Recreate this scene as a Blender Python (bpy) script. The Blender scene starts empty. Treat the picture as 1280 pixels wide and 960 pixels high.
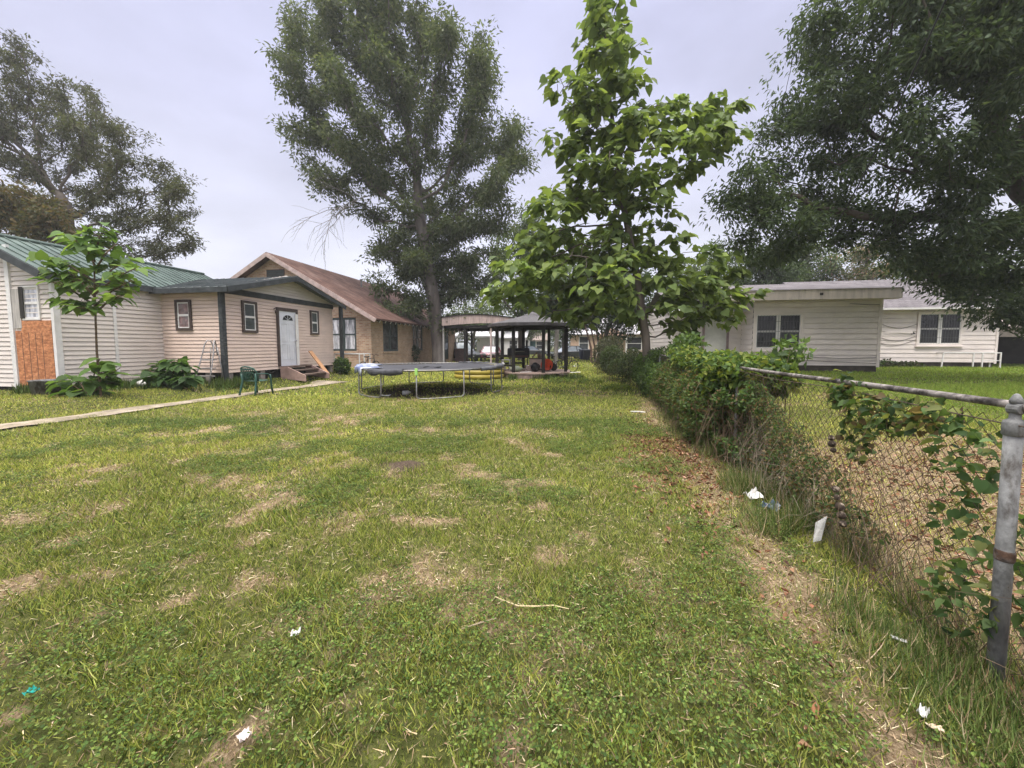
import bpy, math, random
import numpy as np
from mathutils import Vector, Matrix

rng = np.random.default_rng(11)
random.seed(11)
S = bpy.context.scene
COL = S.collection
PI = math.pi

# ------------------------------------------------------------------ camera model (1280 x 960 pixels of the photograph)
H, F, PY, TH = 1.45, 480.0, 466.0, math.atan(34 / 480.0)

def ray(px, py):
    xc, yc = (px - 640) / F, -(py - PY) / F
    d = np.array([xc, math.cos(TH) + yc * math.sin(TH), -math.sin(TH) + yc * math.cos(TH)])
    return d / d[1]

def P(px, py, Y):
    r = ray(px, py) * Y
    return np.array([r[0], r[1], r[2] + H])

def sst(t):
    t = np.clip(t, 0, 1)
    return t * t * (3 - 2 * t)

def _h(ix, iy, iz, seed):
    n = (ix * 374761393 + iy * 668265263 + iz * 2147483647 + seed * 974634777) & 0xFFFFFFFF
    n = ((n ^ (n >> 13)) * 1274126177) & 0xFFFFFFFF
    n = ((n ^ (n >> 15)) * 2246822519) & 0xFFFFFFFF
    return ((n ^ (n >> 16)) & 0xFFFFFF) / float(0xFFFFFF)

def vnoise(p, s, seed=0):
    p = np.asarray(p, float) / s
    if p.shape[1] == 2:
        p = np.c_[p, np.zeros(len(p))]
    i = np.floor(p).astype(np.int64)
    f = p - i
    f = f * f * (3 - 2 * f)
    r = 0
    for dx in (0, 1):
        for dy in (0, 1):
            for dz in (0, 1):
                w = (f[:, 0] if dx else 1 - f[:, 0]) * (f[:, 1] if dy else 1 - f[:, 1]) * (f[:, 2] if dz else 1 - f[:, 2])
                r = r + w * _h(i[:, 0] + dx, i[:, 1] + dy, i[:, 2] + dz, seed)
    return r

def fbm(p, s, seed=0, o=3):
    r, a, t = 0, 1.0, 0
    for k in range(o):
        r = r + a * vnoise(p, s / 2 ** k, seed + k)
        t += a
        a *= .55
    return r / t

FX0, FXS = 1.705, .2292                       # fence line x = FX0 + FXS*y
def fence_off(x, y):                        # >0 on the neighbour's side
    return (np.asarray(x) - FX0 - FXS * np.asarray(y)) / 1.026

def path_x(y):
    return np.minimum(-8.95 + .247 * (np.asarray(y) - 6.6), -5.9)

def T(x, y):
    x = np.asarray(x, float); y = np.asarray(y, float)
    sl = path_x(y) - x - .55
    sr = fence_off(x, y)
    z = .2 * sst(sl / 1.4) + .35 * sst((sr - .6) / 4.6)
    near = np.exp(-(np.hypot(x, y) / 30) ** 2)
    z = z + near * (.02 * np.sin(x * .9 + 1.3) * np.sin(y * .7) + .008 * np.sin(x * 2.3 + y * 1.7)) * sst(np.abs(sr) / 2.5) * (1 - sst((sl + .6) / 1.0))
    return z

def Tz(x, y):
    return float(T(x, y))

def G(px, py):
    r = ray(px, py)
    y = 1.0
    if r[2] >= -1e-4:
        return np.array([r[0] * 60, 60, 0])
    lo, hi = .3, None
    y = .3
    while y < 200:
        if H + r[2] * y < Tz(r[0] * y, y):
            hi = y
            break
        lo = y
        y *= 1.03
    if hi is None:
        hi = 200
    for _ in range(30):
        m = (lo + hi) / 2
        if H + r[2] * m < Tz(r[0] * m, m):
            hi = m
        else:
            lo = m
    return np.array([r[0] * hi, hi, Tz(r[0] * hi, hi)])

# ------------------------------------------------------------------ object helpers
def tag(o, label=None, cat=None, group=None, kind=None):
    if label: o['label'] = label
    if cat: o['category'] = cat
    if group: o['group'] = group
    if kind: o['kind'] = kind
    return o

def thing(name, label, cat, loc=(0, 0, 0), rz=0, group=None):
    o = bpy.data.objects.new(name, None)
    o.empty_display_size = .3
    COL.objects.link(o)
    o.location = [float(v) for v in loc]
    o.rotation_euler = (0, 0, rz)
    return tag(o, label, cat, group)

def copy_tree(o, parent=None):
    c = o.copy()
    COL.objects.link(c)
    if parent is not None:
        c.parent = parent
    for ch in list(o.children):
        copy_tree(ch, c)
    return c

def link(name, me, parent=None, mats=()):
    o = bpy.data.objects.new(name, me)
    COL.objects.link(o)
    for m in (mats if isinstance(mats, (list, tuple)) else [mats]):
        me.materials.append(m)
    if parent is not None:
        o.parent = parent
    return o

def fast(name, v, f, mat, parent=None, cols=None, smooth=False):
    """v (N,3), f (M,3|4) numpy -> one mesh object"""
    v = np.ascontiguousarray(v, np.float32); f = np.ascontiguousarray(f, np.int32)
    me = bpy.data.meshes.new(name)
    me.vertices.add(len(v)); me.vertices.foreach_set('co', v.ravel())
    k = f.shape[1]
    me.loops.add(f.size); me.loops.foreach_set('vertex_index', f.ravel())
    me.polygons.add(len(f)); me.polygons.foreach_set('loop_start', np.arange(0, f.size, k, dtype=np.int32))
    me.update(calc_edges=True)
    if cols is not None:
        a = me.attributes.new('col', 'FLOAT_COLOR', 'POINT')
        a.data.foreach_set('color', np.c_[cols, np.ones(len(cols))].astype(np.float32).ravel())
    if smooth:
        me.polygons.foreach_set('use_smooth', np.ones(len(f), bool))
    return link(name, me, parent, mat)

class MB:
    def __init__(s, M=None):
        s.v, s.f, s.M = [], [], M
    def add(s, vs, fs):
        b = len(s.v)
        s.v += [tuple(float(c) for c in q) for q in vs]
        s.f += [tuple(i + b for i in q) for q in fs]
        return s
    def box(s, a, b):
        (x0, y0, z0), (x1, y1, z1) = a, b
        return s.add([(x0, y0, z0), (x1, y0, z0), (x1, y1, z0), (x0, y1, z0), (x0, y0, z1), (x1, y0, z1), (x1, y1, z1), (x0, y1, z1)],
                     [(0, 3, 2, 1), (4, 5, 6, 7), (0, 1, 5, 4), (1, 2, 6, 5), (2, 3, 7, 6), (3, 0, 4, 7)])
    def bar(s, p, q, w, h=None, up=(0, 0, 1)):
        h = w if h is None else h
        p, q = np.array(p, float), np.array(q, float)
        d = q - p; d /= np.linalg.norm(d)
        u = np.array(up, float)
        if abs(d @ u) > .98: u = np.array([0., 1, 0])
        a = np.cross(d, u); a /= np.linalg.norm(a)
        u = np.cross(a, d)
        a *= w / 2; u *= h / 2
        return s.add([p - a - u, p + a - u, p + a + u, p - a + u, q - a - u, q + a - u, q + a + u, q - a + u],
                     [(0, 3, 2, 1), (4, 5, 6, 7), (0, 1, 5, 4), (1, 2, 6, 5), (2, 3, 7, 6), (3, 0, 4, 7)])
    def tube(s, pts, r, n=8, cap=True):
        pts = [np.array(p, float) for p in pts]
        rs = r if isinstance(r, (list, tuple, np.ndarray)) else [r] * len(pts)
        u = None
        base = len(s.v)
        for i, p in enumerate(pts):
            d = pts[min(i + 1, len(pts) - 1)] - pts[max(i - 1, 0)]
            d = d / (np.linalg.norm(d) + 1e-9)
            if u is None:
                u = np.cross(d, (0, 0, 1.) if abs(d[2]) < .9 else (0, 1., 0))
            u = u - d * (u @ d); u /= np.linalg.norm(u) + 1e-9
            w = np.cross(d, u)
            for k in range(n):
                a = 2 * PI * k / n
                s.v.append(tuple(p + rs[i] * (math.cos(a) * u + math.sin(a) * w)))
        for i in range(len(pts) - 1):
            for k in range(n):
                a, b = base + i * n + k, base + i * n + (k + 1) % n
                s.f.append((a, b, b + n, a + n))
        if cap:
            s.f.append(tuple(base + k for k in range(n))[::-1])
            s.f.append(tuple(base + (len(pts) - 1) * n + k for k in range(n)))
        return s
    def lathe(s, prof, c=(0, 0, 0), n=16, axis='z'):
        base = len(s.v)
        for r, z in prof:
            for k in range(n):
                a = 2 * PI * k / n
                q = (r * math.cos(a), r * math.sin(a), z)
                if axis == 'x': q = (q[2], q[0], q[1])
                if axis == 'y': q = (q[0], q[2], q[1])
                s.v.append((q[0] + c[0], q[1] + c[1], q[2] + c[2]))
        for i in range(len(prof) - 1):
            for k in range(n):
                a, b = base + i * n + k, base + i * n + (k + 1) % n
                s.f.append((a, b, b + n, a + n))
        s.f.append(tuple(base + k for k in range(n))[::-1])
        s.f.append(tuple(base + (len(prof) - 1) * n + k for k in range(n)))
        return s
    def prism(s, poly, ext):
        n = len(poly)
        e = np.array(ext, float)
        vs = [np.array(p, float) for p in poly]
        return s.add(vs + [p + e for p in vs],
                     [tuple(range(n))[::-1], tuple(range(n, 2 * n))] + [(i, (i + 1) % n, (i + 1) % n + n, i + n) for i in range(n)])
    def quad(s, *p):
        return s.add(p, [tuple(range(len(p)))])
    def build(s, name, mat, parent=None, smooth=False, bevel=0):
        me = bpy.data.meshes.new(name)
        v = s.v
        if s.M is not None:
            v = [tuple(s.M @ Vector(q)) for q in v]
        me.from_pydata(v, [], s.f)
        me.update()
        if smooth:
            me.polygons.foreach_set('use_smooth', [True] * len(me.polygons))
        o = link(name, me, parent, mat)
        if bevel:
            b = o.modifiers.new('bevel', 'BEVEL'); b.width = bevel; b.segments = 2; b.limit_method = 'ANGLE'
        return o

def frame(o, along, normal):
    a, n = Vector(along), Vector(normal)
    M = Matrix.Identity(4)
    for i in range(3):
        M[i][0], M[i][1], M[i][2], M[i][3] = a[i], n[i], (0, 0, 1)[i], o[i]
    return M

# ------------------------------------------------------------------ materials
MATS = {}
def nd(t, typ, **kw):
    n = t.nodes.new(typ)
    for k, v in kw.items():
        if k.startswith('i_'):
            n.inputs[int(k[2:]) if k[2:].isdigit() else k[2:].replace('_', ' ')].default_value = v
        else:
            setattr(n, k, v)
    return n

def mat(name, col, rough=.7, var=.12, scale=6., bump=.0, bscale=60., metal=0., col2=None, c2amt=.5, stretch=(1, 1, 1), spec=.3, sharp=(.45, .65), coat=0):
    """mottled procedural surface: base colour varied by two noises, optional second colour in patches, optional bump"""
    if name in MATS: return MATS[name]
    m = bpy.data.materials.new(name); m.use_nodes = True
    t = m.node_tree; b = t.nodes['Principled BSDF']
    b.inputs['Roughness'].default_value = rough
    b.inputs['Metallic'].default_value = metal
    b.inputs['Specular IOR Level'].default_value = spec
    b.inputs['Coat Weight'].default_value = coat
    tc = nd(t, 'ShaderNodeTexCoord')
    mp = nd(t, 'ShaderNodeMapping'); mp.inputs['Scale'].default_value = stretch
    t.links.new(tc.outputs['Object'], mp.inputs[0])
    n1 = nd(t, 'ShaderNodeTexNoise', i_Scale=scale, i_Detail=5., i_Roughness=.6)
    t.links.new(mp.outputs[0], n1.inputs['Vector'])
    mr = nd(t, 'ShaderNodeMapRange'); mr.inputs[3].default_value = 1 - var * 1.6; mr.inputs[4].default_value = 1 + var * 1.6
    mr.inputs[1].default_value = .25; mr.inputs[2].default_value = .75
    t.links.new(n1.outputs[0], mr.inputs[0])
    src = None
    if col2 is not None:
        n2 = nd(t, 'ShaderNodeTexNoise', i_Scale=scale * .45, i_Detail=6., i_Roughness=.7)
        t.links.new(mp.outputs[0], n2.inputs['Vector'])
        r2 = nd(t, 'ShaderNodeMapRange'); r2.inputs[1].default_value = sharp[0]; r2.inputs[2].default_value = sharp[1]; r2.inputs[4].default_value = c2amt
        t.links.new(n2.outputs[0], r2.inputs[0])
        mx = nd(t, 'ShaderNodeMix', data_type='RGBA')
        mx.inputs[6].default_value = (*col, 1); mx.inputs[7].default_value = (*col2, 1)
        t.links.new(r2.outputs[0], mx.inputs[0])
        src = mx.outputs[2]
    ml = nd(t, 'ShaderNodeMix', data_type='RGBA', blend_type='MULTIPLY'); ml.inputs[0].default_value = 1
    if src is None: ml.inputs[6].default_value = (*col, 1)
    else: t.links.new(src, ml.inputs[6])
    t.links.new(mr.outputs[0], ml.inputs[7])
    t.links.new(ml.outputs[2], b.inputs['Base Color'])
    if bump:
        n3 = nd(t, 'ShaderNodeTexNoise', i_Scale=bscale, i_Detail=4.)
        t.links.new(mp.outputs[0], n3.inputs['Vector'])
        bp = nd(t, 'ShaderNodeBump'); bp.inputs['Strength'].default_value = bump; bp.inputs['Distance'].default_value = .02
        t.links.new(n3.outputs[0], bp.inputs['Height']); t.links.new(bp.outputs[0], b.inputs['Normal'])
    MATS[name] = m
    return m

def brickmat(name, c1, c2, mortar, bw, bh, ms, expr='wall', bump=.5, rough=.85, bias=0, var=.2, col3=None):
    if name in MATS: return MATS[name]
    m = bpy.data.materials.new(name); m.use_nodes = True
    t = m.node_tree; b = t.nodes['Principled BSDF']
    b.inputs['Roughness'].default_value = rough; b.inputs['Specular IOR Level'].default_value = .2
    tc = nd(t, 'ShaderNodeTexCoord'); sp = nd(t, 'ShaderNodeSeparateXYZ'); t.links.new(tc.outputs['Object'], sp.inputs[0])
    cb = nd(t, 'ShaderNodeCombineXYZ')
    if expr == 'wall':
        ad = nd(t, 'ShaderNodeMath', operation='ADD'); t.links.new(sp.outputs[0], ad.inputs[0]); t.links.new(sp.outputs[1], ad.inputs[1])
        t.links.new(ad.outputs[0], cb.inputs[0]); t.links.new(sp.outputs[2], cb.inputs[1])
    else:                                   # roof: along ridge axis / down the slope
        t.links.new(sp.outputs[1 if expr == 'roof_y' else 0], cb.inputs[0])
        sc = nd(t, 'ShaderNodeMath', operation='MULTIPLY', i_1=2.0); t.links.new(sp.outputs[2], sc.inputs[0])
        t.links.new(sc.outputs[0], cb.inputs[1])
    br = nd(t, 'ShaderNodeTexBrick', i_Scale=1.0)
    br.inputs['Color1'].default_value = (*c1, 1); br.inputs['Color2'].default_value = (*c2, 1); br.inputs['Mortar'].default_value = (*mortar, 1)
    br.inputs['Brick Width'].default_value = bw; br.inputs['Row Height'].default_value = bh; br.inputs['Mortar Size'].default_value = ms
    br.inputs['Mortar Smooth'].default_value = .1; br.inputs['Bias'].default_value = bias
    t.links.new(cb.outputs[0], br.inputs['Vector'])
    n1 = nd(t, 'ShaderNodeTexNoise', i_Scale=1.4, i_Detail=6., i_Roughness=.65); t.links.new(tc.outputs['Object'], n1.inputs['Vector'])
    mr = nd(t, 'ShaderNodeMapRange'); mr.inputs[1].default_value = .3; mr.inputs[2].default_value = .7; mr.inputs[3].default_value = 1 - var * 1.4; mr.inputs[4].default_value = 1 + var
    t.links.new(n1.outputs[0], mr.inputs[0])
    ml = nd(t, 'ShaderNodeMix', data_type='RGBA', blend_type='MULTIPLY'); ml.inputs[0].default_value = 1
    src = br.outputs[0]
    if col3 is not None:
        n2 = nd(t, 'ShaderNodeTexNoise', i_Scale=.7, i_Detail=5.); t.links.new(tc.outputs['Object'], n2.inputs['Vector'])
        r2 = nd(t, 'ShaderNodeMapRange'); r2.inputs[1].default_value = .45; r2.inputs[2].default_value = .7; r2.inputs[4].default_value = .7
        t.links.new(n2.outputs[0], r2.inputs[0])
        mx = nd(t, 'ShaderNodeMix', data_type='RGBA'); mx.inputs[7].default_value = (*col3, 1)
        t.links.new(r2.outputs[0], mx.inputs[0]); t.links.new(src, mx.inputs[6]); src = mx.outputs[2]
    t.links.new(src, ml.inputs[6]); t.links.new(mr.outputs[0], ml.inputs[7]); t.links.new(ml.outputs[2], b.inputs['Base Color'])
    bp = nd(t, 'ShaderNodeBump', invert=True); bp.inputs['Strength'].default_value = bump; bp.inputs['Distance'].default_value = .01
    t.links.new(br.outputs['Fac'], bp.inputs['Height']); t.links.new(bp.outputs[0], b.inputs['Normal'])
    MATS[name] = m
    return m

def leafmat(name, transl=.38, rough=.6, spec=.22, tboost=1.5):
    m = bpy.data.materials.new(name); m.use_nodes = True
    t = m.node_tree; b = t.nodes['Principled BSDF']; out = t.nodes['Material Output']
    b.inputs['Roughness'].default_value = rough; b.inputs['Specular IOR Level'].default_value = spec
    at = nd(t, 'ShaderNodeAttribute', attribute_name='col')
    t.links.new(at.outputs['Color'], b.inputs['Base Color'])
    tr = nd(t, 'ShaderNodeBsdfTranslucent')
    ml = nd(t, 'ShaderNodeMix', data_type='RGBA', blend_type='MULTIPLY'); ml.inputs[0].default_value = 1
    ml.inputs[7].default_value = (tboost * 1.1, tboost * 1.1, tboost * .6, 1)
    t.links.new(at.outputs['Color'], ml.inputs[6]); t.links.new(ml.outputs[2], tr.inputs[0])
    ms = nd(t, 'ShaderNodeMixShader', i_0=transl)
    t.links.new(b.outputs[0], ms.inputs[1]); t.links.new(tr.outputs[0], ms.inputs[2]); t.links.new(ms.outputs[0], out.inputs[0])
    MATS[name] = m
    return m

LEAF = leafmat('leaf'); GRASS = leafmat('grass_blade', .22, .65, .15, 1.2); DRYM = leafmat('dry_leaf', .1, .85, .1, 1.0)
BARK = mat('bark', (.16, .13, .105), .9, .3, 3, .8, 14, col2=(.26, .23, .2), stretch=(1, 1, .25), spec=.1)
BARKD = mat('bark_dark', (.085, .07, .058), .9, .3, 3, .8, 14, col2=(.15, .13, .115), stretch=(1, 1, .25), spec=.1)
BARKG = mat('bark_grey', (.22, .2, .18), .9, .25, 5, .5, 20, spec=.1)
TWIG = mat('dry_twig', (.3, .24, .17), .9, .3, 8, spec=.1)
VINEST = mat('vine_stem', (.14, .1, .065), .9, .4, 6, spec=.1)
WHITE = mat('white_paint', (.74, .72, .7), .55, .07, 4, .1, 30, col2=(.5, .46, .42), c2amt=.5, sharp=(.5, .75))
PINKS = mat('pink_siding', (.72, .565, .478), .5, .06, 1.5, .06, 40, col2=(.5, .41, .36), c2amt=.45, stretch=(1, 1, 3), sharp=(.52, .8))
BEIGES = mat('beige_siding', (.70, .63, .575), .55, .07, 1.2, .08, 40, col2=(.42, .37, .32), c2amt=.45, stretch=(1, 1, 3), sharp=(.5, .78))
CREAMS = mat('cream_siding', (.78, .70, .655), .6, .07, 1.2, .1, 40, col2=(.5, .42, .35), c2amt=.5, stretch=(1, 1, 2.5), sharp=(.52, .8))
GREENT = mat('dark_green_trim', (.045, .05, .052), .55, .25, 5, .1, 30, col2=(.09, .096, .098), c2amt=.5, spec=.2)
BROWNT = mat('dark_brown_trim', (.075, .055, .048), .6, .25, 6, .15, 40)
GLASS = mat('window_glass', (.035, .038, .042), .08, .3, 2, spec=.7)
CURT = mat('curtained_glass', (.5, .5, .54), .15, .35, 6, col2=(.2, .21, .25), c2amt=.9, stretch=(2, 2, .6), spec=.6)
SCRN = mat('window_screen', (.055, .065, .066), .35, .25, 5, spec=.5)
GALV = mat('galvanised_steel', (.17, .17, .168), .7, .35, 11, .4, 60, metal=.1, col2=(.06, .052, .045), c2amt=.95, sharp=(.5, .6), stretch=(1, 1, .5))
RUSTW = mat('rusty_wire', (.085, .06, .045), .75, .4, 12, metal=.2)
STEELD = mat('dull_steel', (.22, .22, .22), .45, .3, 8, metal=.6)
BLACKW = mat('black_stained_wood', (.014, .012, .011), .6, .35, 5, .3, 30, stretch=(1, 1, .3))
RAWW = mat('weathered_wood', (.33, .25, .2), .85, .3, 6, .3, 30, col2=(.22, .18, .16), c2amt=.7)
FRESHW = mat('fresh_pine', (.55, .3, .16), .75, .15, 5, .15, 30)
CONC = mat('concrete', (.33, .275, .215), .95, .25, 3, .5, 50, col2=(.19, .16, .11), c2amt=.9, sharp=(.4, .6), spec=.1)
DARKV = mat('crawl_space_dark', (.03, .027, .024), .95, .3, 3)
BLACKP = mat('black_plastic', (.02, .02, .021), .5, .2, 6)
RUBBER = mat('tyre_rubber', (.02, .02, .02), .85, .2, 10)
CHROME = mat('bright_metal', (.6, .6, .62), .25, .1, 5, metal=.9)

# ------------------------------------------------------------------ render, world, sun, camera
S.render.engine = 'CYCLES'
S.cycles.use_denoising = True
S.cycles.max_bounces = 6; S.cycles.diffuse_bounces = 3; S.cycles.glossy_bounces = 2; S.cycles.transmission_bounces = 2; S.cycles.volume_bounces = 0
S.cycles.use_adaptive_sampling = True; S.cycles.adaptive_threshold = .02
S.view_settings.view_transform = 'Standard'; S.view_settings.look = 'None'; S.view_settings.gamma = 1; S.view_settings.exposure = .3
SUN_EL, SUN_AZ = math.radians(66), math.radians(200)     # azimuth from north (+Y), clockwise
W = bpy.data.worlds.new('World'); S.world = W; W.use_nodes = True
t = W.node_tree; bg = t.nodes['Background']; wo = t.nodes['World Output']
sky = nd(t, 'ShaderNodeTexSky', sky_type='NISHITA', sun_disc=False, sun_elevation=SUN_EL, sun_rotation=SUN_AZ, dust_density=4.0)
hs = nd(t, 'ShaderNodeHueSaturation'); hs.inputs['Saturation'].default_value = .3
t.links.new(sky.outputs[0], hs.inputs['Color']); t.links.new(hs.outputs[0], bg.inputs[0]); bg.inputs[1].default_value = .05
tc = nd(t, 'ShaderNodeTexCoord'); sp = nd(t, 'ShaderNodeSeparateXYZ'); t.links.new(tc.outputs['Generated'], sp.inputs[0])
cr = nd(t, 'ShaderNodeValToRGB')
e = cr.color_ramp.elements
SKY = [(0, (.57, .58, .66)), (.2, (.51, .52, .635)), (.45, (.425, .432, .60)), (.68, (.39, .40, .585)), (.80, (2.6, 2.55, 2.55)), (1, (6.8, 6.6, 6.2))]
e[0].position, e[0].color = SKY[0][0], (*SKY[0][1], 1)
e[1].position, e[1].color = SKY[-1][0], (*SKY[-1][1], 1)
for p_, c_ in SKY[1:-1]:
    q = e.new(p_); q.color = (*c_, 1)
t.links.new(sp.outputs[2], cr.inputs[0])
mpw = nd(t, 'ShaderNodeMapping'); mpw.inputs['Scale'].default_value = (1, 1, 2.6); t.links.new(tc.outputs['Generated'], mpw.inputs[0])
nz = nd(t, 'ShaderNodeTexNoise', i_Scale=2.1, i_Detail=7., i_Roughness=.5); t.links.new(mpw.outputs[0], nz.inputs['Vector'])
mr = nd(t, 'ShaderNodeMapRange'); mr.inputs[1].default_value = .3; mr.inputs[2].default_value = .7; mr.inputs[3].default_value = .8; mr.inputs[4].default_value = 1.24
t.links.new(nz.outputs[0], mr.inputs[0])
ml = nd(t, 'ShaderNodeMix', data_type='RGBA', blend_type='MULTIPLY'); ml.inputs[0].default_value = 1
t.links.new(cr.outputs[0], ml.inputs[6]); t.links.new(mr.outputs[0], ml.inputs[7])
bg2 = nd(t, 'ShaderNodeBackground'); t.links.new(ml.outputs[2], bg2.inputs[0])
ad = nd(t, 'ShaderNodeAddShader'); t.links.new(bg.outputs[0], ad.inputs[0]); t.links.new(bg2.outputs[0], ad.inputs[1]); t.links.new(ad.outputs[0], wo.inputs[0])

L = bpy.data.lights.new('sun', 'SUN'); L.energy = 1.5; L.angle = math.radians(12); L.color = (1, .95, .88)
lo = bpy.data.objects.new('sun', L); COL.objects.link(lo)
sd = Vector((math.sin(SUN_AZ) * math.cos(SUN_EL), math.cos(SUN_AZ) * math.cos(SUN_EL), math.sin(SUN_EL)))
lo.rotation_euler = sd.to_track_quat('Z', 'Y').to_euler(); lo.location = (0, 0, 40)

cam = bpy.data.cameras.new('camera'); co = bpy.data.objects.new('camera', cam); COL.objects.link(co)
cam.sensor_width = 36; cam.lens = 36 * F / 1280; cam.shift_y = (PY - 480) / 1280
cam.clip_start = .05; cam.clip_end = 2000
co.location = (0, 0, H); co.rotation_euler = (PI / 2 - TH, 0, 0)
S.camera = co
#@@PART2
# ================================================================== GROUND
PATCH = []                                   # (x, y, rx, ry, strength) bare / dry spots seen in the photograph
for px, py, rx, ry, s in [(280, 604, 42, 9, .95), (345, 608, 34, 10, .8), (425, 523, 44, 7, .8), (18, 735, 30, 24, .8), (10, 905, 22, 34, .8),
                          (112, 722, 42, 16, .7), (662, 493, 26, 6, 1.), (738, 491, 26, 5, .9), (500, 499, 60, 6, .9), (590, 505, 40, 4, .7),
                          (225, 745, 30, 12, .55), (305, 720, 20, 12, .6), (375, 680, 20, 14, .6), (505, 650, 26, 8, .6), (300, 930, 14, 10, .5),
                          (430, 870, 30, 16, .45), (655, 940, 20, 30, .6), (440, 815, 20, 10, .4), (640, 610, 30, 6, .4), (860, 740, 24, 12, .7),
                          (200, 580, 40, 6, .5), (170, 650, 40, 9, .5), (60, 650, 40, 9, .45), (800, 575, 24, 7, .7), (690, 545, 40, 5, .35),
                          (640, 556, 40, 5, .35), (560, 690, 30, 10, .3), (700, 800, 30, 14, .3), (905, 660, 28, 16, .6), (540, 750, 40, 14, .3)]:
    g = G(px, py)
    PATCH.append((g[0], g[1], .8 * rx / F * g[1], max(ry * g[1] ** 2 / (F * H), .10), s * .62))

HOT = []
for px, py, rx, ry in [(270, 603, 26, 8), (345, 609, 26, 9), (240, 612, 20, 6), (370, 632, 16, 8), (15, 735, 26, 22), (95, 725, 24, 10), (5, 905, 20, 26), (302, 931, 9, 8), (425, 523, 30, 5), (225, 745, 20, 8)]:
    g = G(px, py); HOT.append((g[0], g[1], rx / F * g[1], max(ry * g[1] ** 2 / (F * H), .08)))

def dryness(x, y):
    p = np.c_[x, y]
    n = .55 * fbm(p, .75, 5, 4) + .45 * fbm(p, 2.6, 15, 3)
    d = .06 + .07 * sst((n - .5) / .2)
    d = d + .42 * sst((vnoise(p, .28, 44) - .55) / .3) * sst((fbm(p, 3.5, 9, 2) - .4) / .3)
    rag = sst((fbm(p, .3, 141, 4) - .36) / .24) * (.55 + .45 * sst((vnoise(p, .09, 143) - .3) / .4))
    wob = 1 + 1.5 * (fbm(p, .45, 21, 4) - .5)
    for a, b, rx, ry, s in PATCH:
        r = np.sqrt(((x - a) / rx) ** 2 + ((y - b) / ry) ** 2) * wob
        d = np.maximum(d, 1.15 * s * sst((2.0 - r) / 1.6) * rag)
    o = fence_off(x, y)
    strip = np.exp(-((o + .62 - .03 * y) / (.16 + .03 * y)) ** 2) * sst((13 - y) / 5) * (.55 + .8 * (fbm(p, .8, 61, 3) - .3))
    d = np.maximum(d, strip)
    rl = sst((o - .1) / .3) * sst((4.6 - o) / 1.8) * sst((6.6 - y) / 2.2) * (.72 + .8 * (fbm(p, 1.1, 71, 3) - .42))
    d = np.maximum(d, rl)
    lawn = sst((o - 3.4) / 1.5) * (y > 5)
    d = d * (1 - .75 * lawn) * np.where(y > 13, .55, 1)
    for a, b, rx, ry in HOT:
        r = np.sqrt(((x - a) / rx) ** 2 + ((y - b) / ry) ** 2) * wob
        d = np.maximum(d, 1.0 * sst((1.9 - r) / 1.5) * rag)
    d = d * (.72 + .7 * vnoise(p, .13, 46)) * (.8 + .4 * vnoise(p, .4, 47))
    return np.clip(d, 0, 1)

def axis_lines(a, b, step, far, grow=1.14):
    L = list(np.arange(a, b + 1e-6, step)); s = step
    while L[-1] < far:
        s *= grow; L.append(L[-1] + s)
    s = step
    while L[0] > -far:
        s *= grow; L.insert(0, L[0] - s)
    return np.array(L)
gx = axis_lines(-11, 12, .1, 700); gy = axis_lines(.4, 17, .09, 700)
X, Y = np.meshgrid(gx, gy); xs, ys = X.ravel(), Y.ravel()
zz = T(xs, ys)
dr = dryness(xs, ys)
mound = G(503, 583)
rm = np.hypot((xs - mound[0]) / .20, (ys - mound[1]) / .20) * (1 + 1.2 * (fbm(np.c_[xs, ys], .18, 3) - .5))
zz = zz + .045 * sst(1.2 - rm)
nx, ny = len(gx), len(gy)
ii = (np.arange(ny - 1)[:, None] * nx + np.arange(nx - 1)[None, :]).ravel()
gm = bpy.data.materials.new('ground'); gm.use_nodes = True
t = gm.node_tree; b = t.nodes['Principled BSDF']; b.inputs['Roughness'].default_value = .95; b.inputs['Specular IOR Level'].default_value = .1
at = nd(t, 'ShaderNodeAttribute', attribute_name='col'); spc = nd(t, 'ShaderNodeSeparateColor'); t.links.new(at.outputs['Color'], spc.inputs[0])
tc = nd(t, 'ShaderNodeTexCoord')
def noise(s, d=5., r=.65):
    n = nd(t, 'ShaderNodeTexNoise', i_Scale=s, i_Detail=d, i_Roughness=r); t.links.new(tc.outputs['Object'], n.inputs['Vector']); return n.outputs[0]
def rampc(src, stops):
    c = nd(t, 'ShaderNodeValToRGB'); el = c.color_ramp.elements
    el[0].position, el[0].color = stops[0][0], (*stops[0][1], 1); el[1].position, el[1].color = stops[-1][0], (*stops[-1][1], 1)
    for p_, c_ in stops[1:-1]:
        q = el.new(p_); q.color = (*c_, 1)
    t.links.new(src, c.inputs[0]); return c.outputs[0]
def mix(f, a, bb):
    m = nd(t, 'ShaderNodeMix', data_type='RGBA'); t.links.new(f, m.inputs[0]); t.links.new(a, m.inputs[6]); t.links.new(bb, m.inputs[7]); return m.outputs[2]
green = rampc(noise(14, 8, .75), [(.3, (.02, .024, .008)), (.5, (.08, .09, .025)), (.7, (.2, .2, .07))])
soil = rampc(noise(70, 9, .85), [(.34, (.07, .045, .028)), (.46, (.20, .14, .085)), (.56, (.34, .255, .16)), (.68, (.52, .42, .29))])
thr = nd(t, 'ShaderNodeMath', operation='ADD'); t.links.new(spc.outputs[0], thr.inputs[0])
nn = nd(t, 'ShaderNodeMapRange'); nn.inputs[1].default_value = .3; nn.inputs[2].default_value = .7; nn.inputs[3].default_value = -.25; nn.inputs[4].default_value = .35
t.links.new(noise(5, 7, .75), nn.inputs[0]); t.links.new(nn.outputs[0], thr.inputs[1])
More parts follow.
